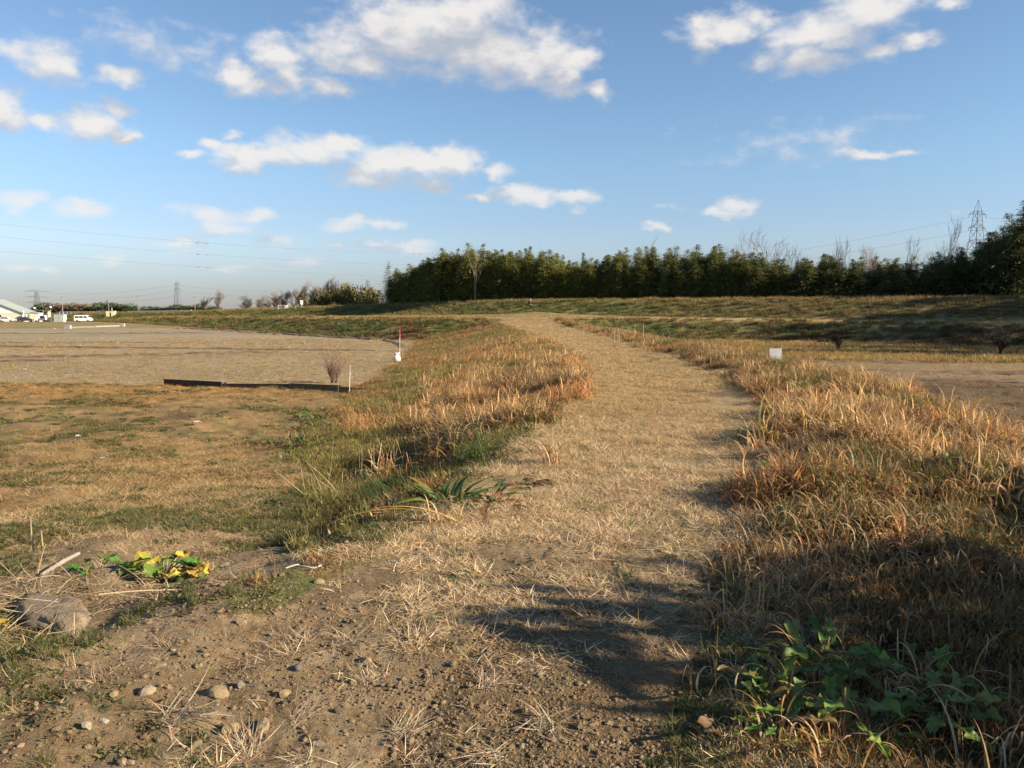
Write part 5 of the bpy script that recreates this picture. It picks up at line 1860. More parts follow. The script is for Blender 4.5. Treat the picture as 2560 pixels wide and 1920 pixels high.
me = bpy.data.meshes.new('bag')
bm.to_mesh(me)
bm.free()
me.shade_smooth()
me.materials.append(mat('white_plastic', (.62, .63, .66), .35, var=.05, scale=8))
t = empty('plastic_bag', (x_, y_, gz(x_, y_) - .02), .4, 'knotted white plastic bag at the foot of the red-topped pole', 'bag')
o = bpy.data.objects.new('bag', me)
COL.objects.link(o)
o.parent = t
m = MB()
for s in (-1, 1):
    m.tube([(0, 0, .52), (s * .10, .03, .62), (s * .19, .05, .57)], [.05, .05, .02], 6)
m.build('knot', me.materials[0], t, smooth=True)
x_, y_ = -5.85, 28.6
t = MB().tube([(0, 0, -.1), (.02, .01, .55), (.05, .0, 1.05)], [.013, .012, .009], 6).build('garden_stake', mat('white_stake', (.62, .60, .52), .7), None, loc=(x_, y_, gz(x_, y_)))
tag(t, 'thin white stake standing at the right end of the dark boards', 'stick')

# ---- dark boards that hold the edge of the near lot
t = empty('board_edging', (-9.1, 29.6, -1.36), 0, 'row of dark tarred boards set on edge between the lot and the left field', 'edging')
ends = [(-13.75, 31.45), (-11.15, 30.62), (-8.35, 29.85), (-6.4, 29.36), (-4.5, 28.95)]
for i in range(len(ends) - 1):
    a, b = Vector((*ends[i], 0)), Vector((*ends[i + 1], 0))
    d = b - a
    zt = (.16, .10, .14, .04)[i]
    m = MB().box((0, 0, 0), (d.length - .03, .055, .42))
    o = m.build('board', M_wood_dk, t, bevel=.006)
    o.location = (a + b) / 2 - Vector((-9.1, 29.6, 0)) + Vector((0, .03 * (i % 2), zt - .09))
    o.rotation_euler = (0, (.012, -.02, .016, .03)[i], math.atan2(d.y, d.x))
for (x, y) in ((-13.7, 31.5), (-11.1, 30.72), (-8.35, 29.98), (-6.4, 29.5)):
    MB().box((x + 9.1, y - 29.6 + .08, -.02), (.07, .07, .5)).build('peg', M_wood_dk, t)

# ---- the walker
x_, y_ = 2.66, 116.2
t = empty('person', (x_, y_, gz(x_, y_)), math.pi + .25, 'person in a dark jacket and dark trousers walking on the berm', 'person')


def skin_body(name, joints, edges, material, parent, sub=2):
    me = bpy.data.meshes.new(name)
    me.from_pydata([j[0] for j in joints], edges, [])
    o = bpy.data.objects.new(name, me)
    COL.objects.link(o)
    o.parent = parent
    md = o.modifiers.new('skin', 'SKIN')
    md.use_smooth_shade = True
    for i, j in enumerate(joints):
        me.skin_vertices[0].data[i].radius = (j[1], j[2] if len(j) > 2 else j[1])
    me.skin_vertices[0].data[0].use_root = True
    sb = o.modifiers.new('sub', 'SUBSURF')
    sb.levels = sb.render_levels = sub
    me.materials.append(material)
    return o


M_skin = mat('skin', (.55, .36, .27), .6, var=.05)
J = [((0, 0, .90), .13, .09), ((0, 0, 1.10), .125, .085), ((0, 0, 1.34), .15, .09), ((0, 0, 1.44), .055), ((0, 0.01, 1.50), .05), ((0, .02, 1.58), .085), ((0, .015, 1.68), .075),
     ((-.09, .02, .86), .085), ((-.10, -.10, .47), .058), ((-.10, .06, .08), .04), ((-.10, -.10, .04), .035),
     ((.09, .0, .86), .085), ((.10, .10, .47), .058), ((.10, .32, .14), .04), ((.10, .22, .04), .035),
     ((-.19, 0, 1.38), .05), ((-.25, .07, 1.12), .04), ((-.25, -.02, .90), .03), ((.19, 0, 1.38), .05), ((.25, -.05, 1.12), .04), ((.25, -.16, .92), .03)]
E = [(0, 1), (1, 2), (2, 3), (3, 4), (4, 5), (5, 6), (0, 7), (7, 8), (8, 9), (9, 10), (0, 11), (11, 12), (12, 13), (13, 14), (2, 15), (15, 16), (16, 17), (2, 18), (18, 19), (19, 20)]
for (w, hx, hy) in ((17, -.25, -.04), (20, .25, -.19)):
    for k in range(5):
        n0 = len(J)
        fx = (k - 1.5) * .018
        z0 = .89 if w == 17 else .91
        if k == 4:
            J += [((hx * .86, hy + .02, z0 - .05), .010), ((hx * .82, hy - .01, z0 - .085), .009)]
        else:
            ln = (.085, .098, .092, .072)[k]
            J += [((hx, hy + fx, z0 - .075), .010), ((hx * .97, hy + fx, z0 - .075 - ln * .8), .008)]
        E += [(w, n0), (n0, n0 + 1)]
skin_body('body', J, E, M_skin, t)
skin_body('jacket', [((0, 0, .86), .17, .12), ((0, 0, 1.10), .155, .115), ((0, 0, 1.34), .17, .115), ((0, 0, 1.43), .08), ((-.20, 0, 1.38), .075), ((-.26, .07, 1.12), .062), ((-.26, -.01, .93), .05), ((.20, 0, 1.38), .075), ((.26, -.05, 1.12), .062), ((.26, -.14, .95), .05)],
          [(0, 1), (1, 2), (2, 3), (2, 4), (4, 5), (5, 6), (2, 7), (7, 8), (8, 9)], mat('dark_jacket', (.030, .034, .036), .8), t)
skin_body('trousers', [((0, 0, .92), .14, .11), ((-.09, .02, .84), .105), ((-.10, -.09, .47), .078), ((-.10, .05, .12), .062), ((.09, 0, .84), .105), ((.10, .10, .47), .078), ((.10, .29, .18), .062)], [(0, 1), (1, 2), (2, 3), (0, 4), (4, 5), (5, 6)], mat('dark_trousers', (.026, .020, .022), .85), t)
skin_body('shoe', [((-.10, .08, .05), .05), ((-.10, -.05, .045), .052), ((-.10, -.15, .04), .04)], [(0, 1), (1, 2)], M_tyre, t, 1)
skin_body('shoe', [((.10, .35, .13), .05), ((.10, .27, .06), .052), ((.10, .20, .03), .04)], [(0, 1), (1, 2)], M_tyre, t, 1)
skin_body('hair', [((0, .07, 1.62), .075), ((0, .05, 1.70), .08), ((0, .0, 1.735), .06)], [(0, 1), (1, 2)], mat('grey_hair', (.30, .28, .27), .8), t, 1)
m = MB()
for s in (-1, 1):
    m.lathe([(.005, -.008), (.012, 0), (.005, .008)], 8, (s * .030, -.062, 1.61))
m.build('eyes', M_dark, t)
MB().prism([(-.012, 1.57), (.012, 1.57), (.004, 1.605), (-.004, 1.605)], -.095, -.055).build('nose', M_skin, t)
MB().box((0, -.068, 1.545), (.045, .012, .010)).build('mouth', mat('lips', (.40, .18, .15), .6), t)
for s in (-1, 1):
    MB().lathe([(.006, -.03), (.022, 0), (.006, .03)], 8, (s * .085, .02, 1.60)).build('ear', M_skin, t)


# ------------------------------------------------------------------ SMALL THINGS CLOSE TO THE VIEWER
def leaf_mesh(seed, kind, ln, wd):
    """one leaf with a folded midrib and wavy edge, stalk at the origin, growing along +x and arching over"""
    r = random.Random(seed)
    n, k = (18, 7) if kind == 'lobed' else (11, 5)
    vs, fs = [], []
    ph, dr = r.uniform(0, 6), (r.uniform(.30, .95) if kind == 'lance' else r.uniform(.15, .55))
    sway = r.uniform(-.25, .25)
    for i in range(n + 1):
        s = i / n
        if kind == 'round':
            w = math.sin(math.pi * min(1, s * .92 + .08)) ** .55
        elif kind == 'lobed':
            w = (math.sin(math.pi * (s * .93 + .05)) ** .7) * (.50 + .50 * abs(math.sin(s * math.pi * 3.6 + ph))) * (.45 + .75 * s)
        else:
            w = math.sin(math.pi * (s * .93 + .05)) ** .75 * (1 + .12 * math.sin(s * 17 + ph))
        for j in range(k):
            q = (j / (k - 1) - .5) * 2
            e = abs(q)
            x = ln * s + (-.12 * ln * e if kind == 'round' and s > .75 else 0)
            if kind == 'round' and s < .2:
                x -= ln * .22 * e
            if kind == 'lobed':
                x += .10 * ln * e * math.sin(s * 11 + ph)
            y = q * wd / 2 * max(w, .05) + sway * ln * s * s
            crinkle = (.13 if kind == 'lobed' else .07) * wd * math.sin(s * 16 + ph + q * 3) * e
            z = .20 * wd * w * e ** 1.3 + crinkle - dr * ln * s * s
            vs.append((x, y, z))
    for i in range(n):
        for j in range(k - 1):
            fs.append((i * k + j, i * k + j + 1, (i + 1) * k + j + 1, (i + 1) * k + j))
    V, F = np.array(vs), np.array(fs)
    e = np.array([abs((j / (k - 1) - .5) * 2) for i in range(n + 1) for j in range(k)])
    C = np.ones((len(V), 3))
    C[e < .1] = (1.3, 1.22, 1.0)
    C[e > .9] = (1.15, .98, .8)
    me = quads_to_mesh('leaf', V, F)
    set_col(me, 'tone', C)
    me.shade_smooth()
    me.materials.append(M_plant)
    return me


def plant_material():
    m = bpy.data.materials.new('broad_leaf')
    m.use_nodes = True
    t = m.node_tree
    t.nodes.clear()
    g = G(t)
    a = g.n('ShaderNodeAttribute', attribute_name='tone')
    oi = g.n('ShaderNodeObjectInfo')
    tc = g.n('ShaderNodeTexCoord')
    f = g.smooth(g.noise(tc.outputs['Object'], 38, 4, .6), .3, .7, .78, 1.22)
    c = g.mix(1.0, a.outputs['Color'], oi.outputs['Color'], 'MULTIPLY')
    sc = g.n('ShaderNodeVectorMath', operation='SCALE')
    g.put(sc.inputs[0], c)
    g.put(sc.inputs[3], f)
    c = sc.outputs[0]
    p = g.n('ShaderNodeBsdfPrincipled')
    g.put(p.inputs['Base Color'], c)
    p.inputs['Roughness'].default_value = .45
    p.inputs['Specular IOR Level'].default_value = .3
    bn = g.n('ShaderNodeBump')
    bn.inputs['Strength'].default_value = .35
    bn.inputs['Distance'].default_value = .004
    g.put(bn.inputs['Height'], g.noise(tc.outputs['Object'], 60, 4, .6))
    g.put(p.inputs['Normal'], bn.outputs[0])
    tr = g.n('ShaderNodeBsdfTranslucent')
    g.put(tr.inputs[0], c)
    mx = g.n('ShaderNodeMixShader')
    mx.inputs[0].default_value = .32
    t.links.new(p.outputs[0], mx.inputs[1])
    t.links.new(tr.outputs[0], mx.inputs[2])
    o = g.n('ShaderNodeOutputMaterial')
    t.links.new(mx.outputs[0], o.inputs[0])
    return m


M_plant = plant_material()
LEAVES = {'round': [leaf_mesh(10 + k, 'round', .10, .125) for k in range(4)], 'lance': [leaf_mesh(20 + k, 'lance', .20, .048) for k in range(6)], 'lobed': [leaf_mesh(30 + k, 'lobed', .20, .105) for k in range(6)], 'small': [leaf_mesh(40 + k, 'lance', .10, .030) for k in range(4)]}


def leafy_plant(name, x, y, label, kind, n, rad, h, cols, seed, cat='plant', group=None, scale=1.0, lean=(10, 70), stalk=True, drop=0.0):
    r = random.Random(seed)
    t = empty(name, (x, y, gz(x, y) - .005), 0, label, cat, group)
    st = MB()
    for i in range(n):
        a = r.uniform(0, 6.28)
        q = r.random() ** .6
        px, py, pz = rad * q * math.cos(a), rad * q * math.sin(a), h * (1 - q * .75) * r.uniform(.55, 1.05)
        o = bpy.data.objects.new('leaf', r.choice(LEAVES[kind]))
        COL.objects.link(o)
        o.parent = t
        up = math.radians(r.uniform(*lean))
        if kind in ('lance', 'lobed', 'small'):
            px, py, pz = px * (.55 if rad < .5 else .95), py * (.55 if rad < .5 else .95), h * .2 * r.random()
        o.location = (px, py, pz)
        o.rotation_euler = (r.uniform(-.35, .35), -(up), a + r.uniform(-.5, .5))
        s = scale * r.uniform(.65, 1.2)
        o.scale = (s, s, s)
        o.color = (*[c * r.uniform(.8, 1.2) for c in r.choice(cols)], 1)
        if stalk and kind == 'round':
            st.tube([(px * .25, py * .25, 0), (px * .7, py * .7, pz * .7), (px, py, pz)], .004, 4)
    if st.v:
        st.build('stalks', mat('leaf_stalk', (.16, .17, .06), .6), t)['kind'] = 'stuff'
    return t


YG = [(.34, .36, .05), (.16, .25, .04), (.08, .17, .035), (.10, .19, .04), (.45, .33, .06)]
leafy_plant('leafy_plant', -2.26, 5.02, 'yellow-green plant with scalloped round leaves on the bare ground at the left', 'round', 26, .27, .20, YG, 3, scale=.85, lean=(-10, 50))
leafy_plant('leafy_plant', -2.05, 5.00, 'withered yellow-brown leaves on the right side of the yellow-green plant', 'round', 12, .15, .11, [(.48, .28, .08), (.36, .18, .06), (.55, .38, .10)], 4, scale=.8, lean=(-30, 50))
leafy_plant('leafy_plant', -2.72, 5.12, 'low green round-leaved plant left of the yellow-green one', 'round', 12, .16, .07, [(.07, .15, .035), (.10, .18, .04)], 5, scale=.75, lean=(-10, 40))
leafy_plant('leafy_plant', -2.83, 4.16, 'small green plant with one yellow leaf near the left edge of the foreground', 'round', 12, .10, .07, [(.06, .13, .03), (.08, .16, .035), (.09, .15, .04), (.4, .3, .04)], 6, scale=.6, lean=(-10, 40))
DOCK = [(.07, .12, .035), (.055, .10, .03), (.09, .14, .045), (.12, .15, .045), (.20, .13, .05)]
leafy_plant('dock_plant', -.52, 6.55, 'large dock plant with upright green tongue-shaped leaves at the left edge of the path', 'lance', 44, .34, .1, DOCK, 7, scale=1.05, lean=(5, 75))
leafy_plant('dock_plant', -.20, 6.75, 'dock plant with shorter green leaves behind and right of the large one', 'lance', 34, .34, .1, DOCK, 8, scale=1.0, lean=(5, 70))
leafy_plant('dock_plant', -.12, 6.45, 'withered russet dock leaves right of the large green dock plant', 'lance', 26, .26, .05, [(.17, .085, .040), (.21, .11, .05), (.13, .065, .03)], 9, scale=.9, lean=(0, 40))
leafy_plant('dock_plant', .10, 7.35, 'withered russet dock leaves farther up the edge of the path', 'lance', 24, .3, .05, [(.16, .08, .038), (.19, .10, .048)], 10, scale=.85, lean=(0, 50))
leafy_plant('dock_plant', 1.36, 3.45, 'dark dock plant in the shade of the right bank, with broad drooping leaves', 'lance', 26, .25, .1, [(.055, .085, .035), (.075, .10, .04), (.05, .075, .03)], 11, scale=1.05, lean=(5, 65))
MUST = [(.11, .18, .038), (.14, .205, .045), (.08, .135, .032), (.17, .23, .05), (.19, .17, .055)]
for i, (x, y, n, s, lb) in enumerate(((1.38, 3.38, 16, 1.15, 'bright green mustard plant with lobed leaves, uppermost of the bottom right corner'), (1.78, 3.30, 14, 1.1, 'mustard plant with lobed green leaves at the right of the bottom corner cluster'), (1.08, 3.14, 13, .95, 'small mustard plant left of the bright one in the bottom right corner'),
                                    (1.28, 2.95, 13, 1.0, 'mustard plant with lobed leaves cut by the bottom edge of the photo'), (1.66, 3.02, 13, 1.0, 'mustard plant with pale curled leaves in the bottom right corner'), (1.0, 2.84, 11, .8, 'smallest mustard plant at the bottom edge, beside the brown leaf'))):
    leafy_plant('mustard_plant', x, y, lb, 'lobed', n + 8, .22, .8, MUST, 60 + i, scale=s * .74, lean=(0, 60), group='mustard plants in the bottom right corner')
LUSH = [(.075, .12, .035), (.10, .15, .045), (.055, .09, .028), (.13, .14, .05), (.20, .14, .06)]
WEED = [(.085, .12, .04), (.11, .13, .05), (.065, .095, .035), (.17, .13, .06)]
for i, (x, y, n, s, r_, lb) in enumerate(((-6.45, 10.95, 34, 1.0, .45, 'wide low green weed at the far left of the lot'), (-6.05, 11.1, 24, 1.0, .3, 'low green weed joined to the right of the wide one'), (-6.1, 10.3, 14, .7, .2, 'small weed just in front of the wide low one'), (-5.30, 10.80, 30, 1.0, .4, 'round green weed clump in the middle of the left lot'),
                                        (-4.95, 11.3, 26, 1.0, .38, 'green weed clump right of the round one in the left lot'), (-4.7, 10.5, 14, .7, .2, 'small weed in front of the right-hand weed clump'), (-7.9, 18.3, 16, .9, .3, 'dark weed tuft left of the white scrap'), (-6.2, 16.2, 22, .9, .4, 'weed patch right of the middle of the lot'),
                                        (-4.95, 20.6, 110, 1.9, .7, 'tall bright green weed clump at the foot of the dike slope'), (-4.55, 18.4, 100, 1.7, .6, 'tall green weed clump below the bright one at the foot of the slope'), (-4.0, 15.4, 100, 1.6, .7, 'green weed clump with withered leaves at the foot of the slope'), (-3.5, 13.7, 110, 1.6, .75, 'lowest green weed clump at the foot of the slope'),
                                        (-4.4, 25.6, 50, 2.2, .5, 'green weed clump right of the dark boards'), (-5.2, 27.2, 40, 2.0, .5, 'green weed clump at the end of the dark boards'))):
    leafy_plant('weed_clump', x, y, lb, 'small', int(n * 1.5), r_, .05 if s < 1.5 else .5, WEED if s < 1.5 else LUSH, 80 + i, scale=s * 1.0, lean=(5, 70) if s < 1.5 else (-35, 80), cat='weed', group='green weed clumps of the left lot')


def blade_thing(name, x, y, label, parts, cat, group=None, z=0.0, material=None):
    """a tuft that is one thing: each listed bunch of blades is a part"""
    t = empty(name, (x, y, gz(x, y) + z), 0, label, cat, group)
    for nm, part in parts:
        me = mesh_of(nm, part, material or M_stem_solo)
        link(nm, me, t)
    return t


# stubble of cut reeds, the orange dead weed and the green grass tuft on the slope
rs = np.random.default_rng(61)
blade_thing('cut_reed_clump', -1.75, 11.35, 'clump of pale cut reed stalks sticking up on the slope of the dike',
            [('stalks', join(blades(rs, 34, .36, (6, 18), (3, 6), .013, .5, 2, 'stem', col=[(.55, .42, .24), (.46, .34, .18), (.60, .48, .30)], lvar=.5), blades(rs, 9, .55, (-14, 24), (3, 6), .013, .5, 2, 'stem', col=[(.58, .45, .26)], lvar=.3))),
             ('stubble', blades(rs, 260, .22, (24, 24), (25, 30), .008, .65, 3, col=[(.50, .37, .20), (.40, .28, .15), (.32, .20, .10)]))], 'reeds')
blade_thing('dead_reed', -2.45, 10.1, 'thin pale reed stalks leaning left below the cut reed clump', [('stalks', blades(rs, 12, .62, (35, 22), (8, 10), .010, .3, 3, 'stem', col=[(.50, .40, .24), (.42, .33, .2)], lvar=.4))], 'reeds')
blade_thing('dead_weed', -3.15, 17.0, 'bushy orange dead weed standing in front of the green clumps', [('stems', blades(rs, 170, .62, (24, 20), (25, 25), .0065, .42, 4, 'stem', col=[(.50, .27, .09), (.44, .24, .08), (.55, .34, .13)], lvar=.45)), ('seed_heads', blades(rs, 160, .05, (60, 40), (20, 30), .012, .55, 2, 'leaf', z0=.35, col=[(.48, .25, .10), (.40, .2, .08)]))], 'weed')
blade_thing('dead_weed', -2.4, 18.0, 'taller paler dead weed right of the orange one', [('stems', blades(rs, 110, .68, (22, 18), (25, 25), .006, .5, 4, 'stem', col=[(.36, .29, .11), (.42, .30, .12), (.30, .27, .09)], lvar=.45))], 'weed')
blade_thing('grass_tuft', -1.05, 8.45, 'lush green grass lying over the shaded slope above the dock plant', [('blades', blades(rs, 420, .42, (42, 18), (50, 22), .0072, .55, 6, col=[(.055, .085, .020), (.075, .105, .026), (.042, .062, .016)], dirs=rs.normal(math.pi * .95, .8, 420), lvar=.4))], 'grass')  # shade of the slope put into these darker greens
blade_thing('grass_tuft', -.35, 8.9, 'upright green grass tuft right of the lush lying one', [('blades', blades(rs, 150, .38, (20, 14), (50, 25), .0072, .28, 6, col=[(.07, .10, .026), (.10, .13, .035)], lvar=.35))], 'grass')
blade_thing('grass_tuft', 2.62, 6.2, 'bright lime-green grass tuft at the near end of the right bank', [('blades', blades(rs, 130, .24, (22, 16), (40, 25), .008, .26, 5, col=[(.17, .20, .05), (.12, .15, .04), (.24, .23, .07)], lvar=.4))], 'grass')
blade_thing('grass_tuft', 2.95, 6.4, 'yellow-green grass tuft right of the lime-green one', [('blades', blades(rs, 90, .22, (25, 16), (45, 25), .008, .24, 5, col=[(.16, .19, .05), (.24, .22, .07)], lvar=.4))], 'grass')
blade_thing('dry_iris', .42, 8.25, 'dry upright tuft with drooping brown leaves at the left edge of the path', [('blades', blades(rs, 34, .36, (10, 12), (110, 60), .014, .10, 8, col=[(.40, .26, .12), (.30, .18, .09), (.48, .34, .18)], cpow=1.7))], 'grass')
blade_thing('dry_iris', -.55, 5.95, 'dry pale looping leaves hanging below the large dock plant', [('blades', blades(rs, 18, .30, (15, 20), (150, 50), .013, .10, 9, col=[(.52, .38, .19), (.42, .28, .13), (.56, .44, .24)], cpow=1.6))], 'grass')
blade_thing('bent_reed_leaf', -.42, 5.98, 'long orange-brown dry reed leaf bent over the shaded slope', [('leaf', blades(rs, 2, .98, (62, 3), (58, 4), .026, .02, 12, col=[(.50, .30, .10)], dirs=np.array([math.pi * 1.07, math.pi * 1.10]), lvar=.06, cvar=.08)), ('side_shoots', blades(rs, 7, .22, (70, 20), (30, 30), .010, .22, 4, col=[(.48, .32, .13)], dirs=rs.normal(math.pi, 1.2, 7)))], 'leaf')

# splayed dead tussocks, each where it lies
TUFTS = [(430, 1793, -1.342, 3.023, 1.6, 'widest splayed dead tussock on bare soil in the left foreground'), (624, 1666, -1.185, 3.478, .9, 'small pale tussock alone on the soil above the largest stone'), (619, 1883, -0.967, 2.788, 1.15, 'pale tussock at the bottom edge, left of the two angular stones'),
         (746, 1797, -0.840, 3.012, .75, 'sparse tussock with one long bent stalk right of the angular stones'), (918, 1707, -0.624, 3.311, .8, 'thin tussock just below the pair of pebbles'), (859, 1603, -0.814, 3.733, 1.35, 'thick splayed tussock at the left border of the straw'),
         (949, 1508, -0.728, 4.266, 1.3, 'large shaggy tussock where the straw meets the bare soil'), (1047, 1604, -0.449, 3.725, 1.2, 'tussock in the middle of the foreground, right of the thick one'), (1144, 1563, -0.276, 3.931, .9, 'small tussock left of the trodden bare patch'),
         (1212, 1714, -0.117, 3.294, 1.0, 'tussock below the trodden bare patch'), (1357, 1814, 0.120, 2.969, 1.4, 'full rounded tussock near the dark right-hand corner'), (1230, 1893, -0.072, 2.730, 1.2, 'bushy tussock at the bottom edge in the middle'),
         (1006, 1831, -0.417, 2.905, 1.0, 'low swept tussock left of the middle of the bottom edge'), (1291, 1666, 0.020, 3.483, .9, 'tussock right of the trodden bare patch'), (1367, 1566, 0.178, 3.954, .8, 'small tussock at the left rim of the shade'), (760, 1905, -0.743, 2.722, .9, 'tussock cut by the bottom edge, right of the angular stones')]
splay_shapes = []
for k in range(5):
    r_ = np.random.default_rng(840 + k)
    d0 = r_.uniform(0, 6.28)
    n_ = 95
    dirs = np.where(r_.uniform(0, 1, n_) < .82, r_.normal(d0, .62, n_), r_.uniform(0, 6.28, n_))
    splay_shapes.append(mesh_of('blades', join(blades(r_, n_, .14, (76, 9), (11, 16), .0050, .065, 5, col=PALE, lvar=.55, dirs=dirs, cvar=.25), blades(r_, 26, .07, (58, 14), (30, 25), .003, .04, 4, col=PALE)), M_stem_solo))
for i, (_, _, x, y, s, lb) in enumerate(TUFTS):
    t = empty('dead_grass_tuft', (x, y, gz(x, y) + .002), i * 2.4, lb, 'grass', 'splayed dead tussocks in the foreground')
    s *= .74
    t.scale = (s, s, s * 1.05)
    link('blades', splay_shapes[i % 5], t)

# stones on the soil
STONES = [(-1.225, 3.216, .036, (.34, .25, .15), 'largest rounded tan stone in the left foreground'), (-1.160, 3.283, .024, (.27, .23, .18), 'grey-tan stone just above and right of the largest one'), (-0.949, 3.219, .026, (.36, .27, .15), 'angular tan stone with a sharp left edge, right of the largest one'),
          (-0.941, 3.149, .018, (.15, .125, .10), 'small dark grey stone under the angular tan one'), (-1.074, 2.938, .034, (.34, .25, .14), 'big angular brown stone, left of the two lower stones'), (-0.963, 2.945, .030, (.35, .27, .16), 'upright blocky tan stone, right of the two lower stones'),
          (-1.006, 2.919, .013, (.27, .22, .15), 'tiny stone between the two lower stones'), (-1.521, 3.196, .029, (.36, .29, .19), 'pale stone with a straw leaning on it, left of the largest one'), (-1.613, 2.902, .024, (.40, .33, .22), 'smooth pale oval stone in the lower left foreground'),
          (-1.627, 3.138, .022, (.33, .24, .15), 'pinkish flat stone left of the pale one with the straw'), (-0.721, 2.826, .021, (.28, .22, .14), 'squarish brown stone near the bottom edge'), (-1.049, 3.759, .020, (.30, .24, .15), 'triangular stone alone below the thick splayed tussock'),
          (-0.675, 3.527, .026, (.30, .23, .14), 'left pebble of the touching pair in the middle of the foreground'), (-0.641, 3.466, .020, (.27, .21, .13), 'right pebble of the touching pair in the middle of the foreground'), (-0.963, 3.454, .020, (.19, .165, .14), 'greyish stone left of the touching pair'),
          (-0.703, 3.068, .017, (.13, .11, .09), 'dark pebble right of the sparse tussock'), (-1.384, 2.697, .022, (.34, .25, .16), 'brown stone cut by the bottom edge at the left'), (-1.173, 2.818, .020, (.27, .21, .13), 'flat brown stone left of the big angular one'),
          (-1.575, 2.960, .016, (.50, .45, .36), 'whitish flat chip above the smooth pale oval stone'), (-1.365, 3.903, .022, (.36, .26, .15), 'flat tan stone on the soil below the fallen reed'), (-1.132, 4.568, .034, (.32, .24, .14), 'flat earth-coloured stone at the edge of the green weeds'),
          (-1.28, 4.62, .0, (.3, .3, .3), ''), (-0.151, 2.825, .018, (.30, .23, .14), 'small stone casting a dark shadow near the bottom middle'), (-0.555, 4.192, .020, (.42, .31, .18), 'yellowish stone among the straw at its lower border'),
          (-0.012, 3.977, .018, (.17, .155, .14), 'dark stone lying on the trodden bare patch'), (-1.573, 3.443, .020, (.30, .24, .16), 'flat half-buried stone left of the small pale tussock'), (-2.066, 5.597, .030, (.24, .21, .18), 'grey stone in the green weeds right of the yellow-green plant'), (1.670, 3.758, .060, (.035, .035, .038), 'smooth dark rounded stone in the shade of the right bank')]
stone_shapes = []
for k in range(7):
    me = pebble(np.random.default_rng(880 + k), sub=2, rough=.46, flat=.66)
    me.materials.append(M_stone)
    stone_shapes.append(me)
for i, (x, y, s, c, lb) in enumerate(STONES):
    if not lb:
        continue
    o = bpy.data.objects.new('stone', stone_shapes[i % 7])
    COL.objects.link(o)
    o.location = (x, y, gz(x, y) + s * .22)
    o.rotation_euler = (.25 * math.sin(i * 2.2), .25 * math.cos(i * 1.3), i * 1.9)
    o.scale = (s, s, s * 1.05)
    o.color = (*[q * .82 for q in c], 1)
    tag(o, lb, 'stone', 'stones on the bare soil')

# broken concrete block half sunk in the straw, the grey stick, stubs, scraps
me = pebble(np.random.default_rng(931), sub=4, rough=.34, flat=.8)
for v in me.vertices:
    c = v.co
    k = 1 + .035 * math.sin(c.x * 13 + c.y * 9) + .03 * math.sin(c.y * 17 + c.z * 11)
    v.co = Vector((max(-.85, min(.80, c.x)) * .42 * k, c.y * .155 * k, min(c.z, .62) * .145 * k))
me.materials.append(mat('mossy_concrete', (.20, .155, .105), .95, var=.35, scale=11, bump=.8))
me.shade_smooth()
o = bpy.data.objects.new('concrete_lump', me)
COL.objects.link(o)
o.location = (-2.56, 4.40, gz(-2.56, 4.40) - .02)
o.rotation_euler = (.04, .03, math.atan2(4.12 - 4.95, -2.18 + 3.25))
tag(o, 'rough rounded lump of concrete half buried in straw near the left edge', 'concrete lump')
a, b = Vector((-3.18, 5.73, 0)), Vector((-3.15, 5.21, 0))
for p in (a, b):
    p.z = gz(p.x, p.y) + .008
t = MB().tube([Vector((0, 0, 0)), (b - a) * .5 + Vector((.01, 0, .012)), b - a], [.013, .016, .012], 8).build('stick', mat('grey_wood', (.26, .22, .18), .9, var=.25, scale=14, bump=.4), None, loc=a)
tag(t, 'straight grey stick lying on the bare ground at the left', 'stick')
for (x, y, h, lb) in ((-3.86, 6.30, .27, 'taller thin brown stub standing at the left edge'), (-3.76, 6.27, .15, 'short pale stub standing right of the taller one')):
    t = MB().tube([(0, 0, -.02), (-.01, .0, h * .5), (-.035 if h > .3 else -.01, .0, h)], [.007, .006, .004], 6).build('stalk_stub', mat('stub', (.34, .24, .14), .8), None, loc=(x, y, gz(x, y)))
    tag(t, lb, 'stub')
pts = []
for i in range(26):
    q = i / 25
    pts.append((-.09 + .20 * q + .018 * math.sin(q * 9), .03 * math.sin(q * 6) + .035 * q, .012 + .010 * abs(math.sin(q * 8))))
t = MB().tube(pts, .004, 5).build('string', mat('white_string', (.48, .46, .42), .7), None, loc=(-1.28, 4.72, gz(-1.28, 4.72)))
tag(t, 'scrap of white string lying on the green weeds', 'string')


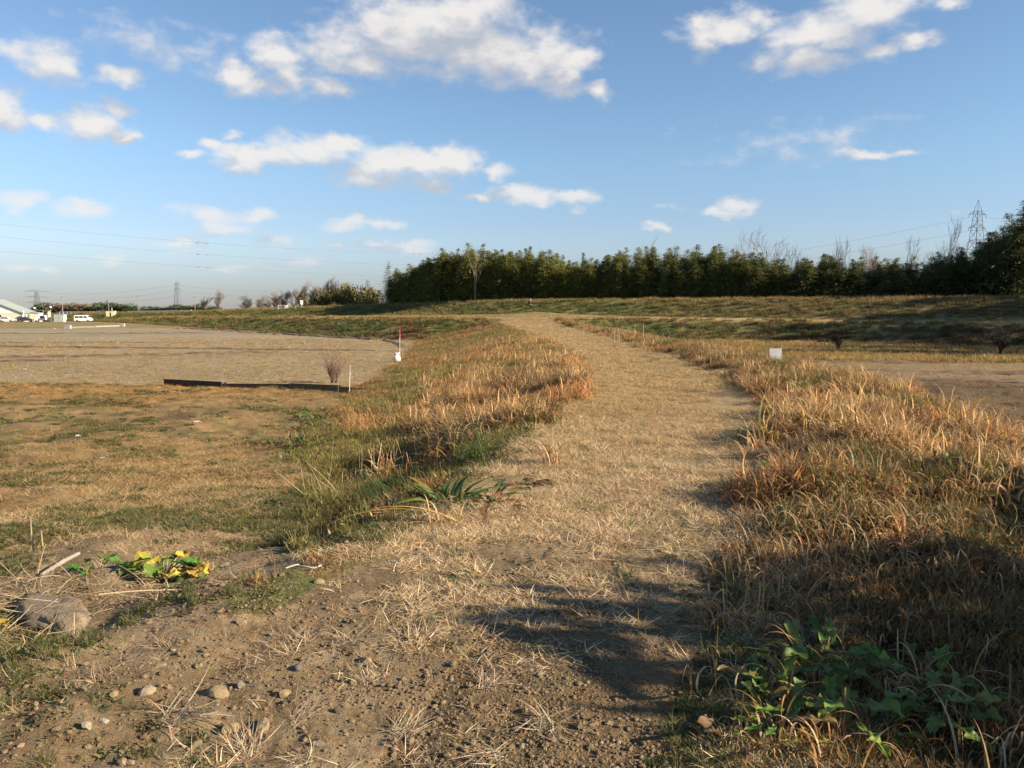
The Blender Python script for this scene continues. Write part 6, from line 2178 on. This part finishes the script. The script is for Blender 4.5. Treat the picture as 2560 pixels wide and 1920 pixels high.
def scrap(x, y, s, lb, seed):
    r = random.Random(seed)
    vs = [((i - 2) * s * .5 + r.uniform(-.1, .1) * s, (j - 1.5) * s * .45 + r.uniform(-.1, .1) * s, abs(r.gauss(0, .22)) * s) for i in range(5) for j in range(4)]
    fs = [(i * 4 + j, i * 4 + j + 1, (i + 1) * 4 + j + 1, (i + 1) * 4 + j) for i in range(4) for j in range(3)]
    m = MB()
    m.add(vs, fs)
    t = m.build('plastic_scrap', mat('white_scrap', (.72, .72, .70), .5), None, smooth=True, loc=(x, y, gz(x, y) + .012))
    tag(t, lb, 'litter', 'white scraps in the left lot')


scrap(-7.55, 18.9, .10, 'crumpled white scrap in the middle of the left lot', 1)
scrap(-9.05, 16.5, .06, 'tiny white scrap at the left of the lot', 2)
scrap(-7.2, 13.9, .05, 'small whitish scrap in front of the other two', 3)
scrap(.48, 7.62, .035, 'pale cream scrap at the left edge of the path above the dock plants', 4)
dl_ = bpy.data.objects.new('dead_leaf', leaf_mesh(55, 'round', .085, .10))
COL.objects.link(dl_)
dl_.location = (.72, 2.86, gz(.72, 2.86) + .05)
dl_.rotation_euler = (.25, .15, .3)
dl_.color = (.15, .095, .05, 1)
tag(dl_, 'curled brown dead leaf lying in the grass at the bottom right', 'leaf')
m = MB()
pts = [(-.40 + .8 * q, .26 * q * q + .015 * math.sin(q * 7), .012 + .01 * math.sin(q * 5)) for q in [i / 12 for i in range(13)]]
t = MB().tube(pts, [.0035] * 8 + [.0025] * 5, 5).build('fallen_reed', mat('pale_reed', (.58, .46, .28), .7), None, loc=(-1.95, 4.42, gz(-1.95, 4.42) + .005))
tag(t, 'long thin pale reed lying flat below the yellow-green plant', 'reed')


def straw_litter(x, y, label, seed, n=70, w=.45):
    r = np.random.default_rng(seed)
    base = np.stack([r.normal(0, w, n), r.normal(0, w * .55, n), np.abs(r.normal(.012, .012, n))], 1)
    return blade_thing('straw_pile', x, y, label, [('stalks', blades(r, n, .20, (82, 9), (10, 18), .0045, .1, 4, 'stem', base=base, col=[(.56, .42, .24), (.46, .33, .18), (.60, .47, .29)], lvar=.5))], 'straw')


straw_litter(-2.62, 4.70, 'loose straw heaped between the concrete lump and the yellow-green plant', 5, 420, .40)
straw_litter(-2.75, 4.02, 'loose straw in front of the concrete lump', 6, 160, .22)
straw_litter(-4.3, 12.6, 'pale straw spread in the middle of the left lot', 7, 260, .9)
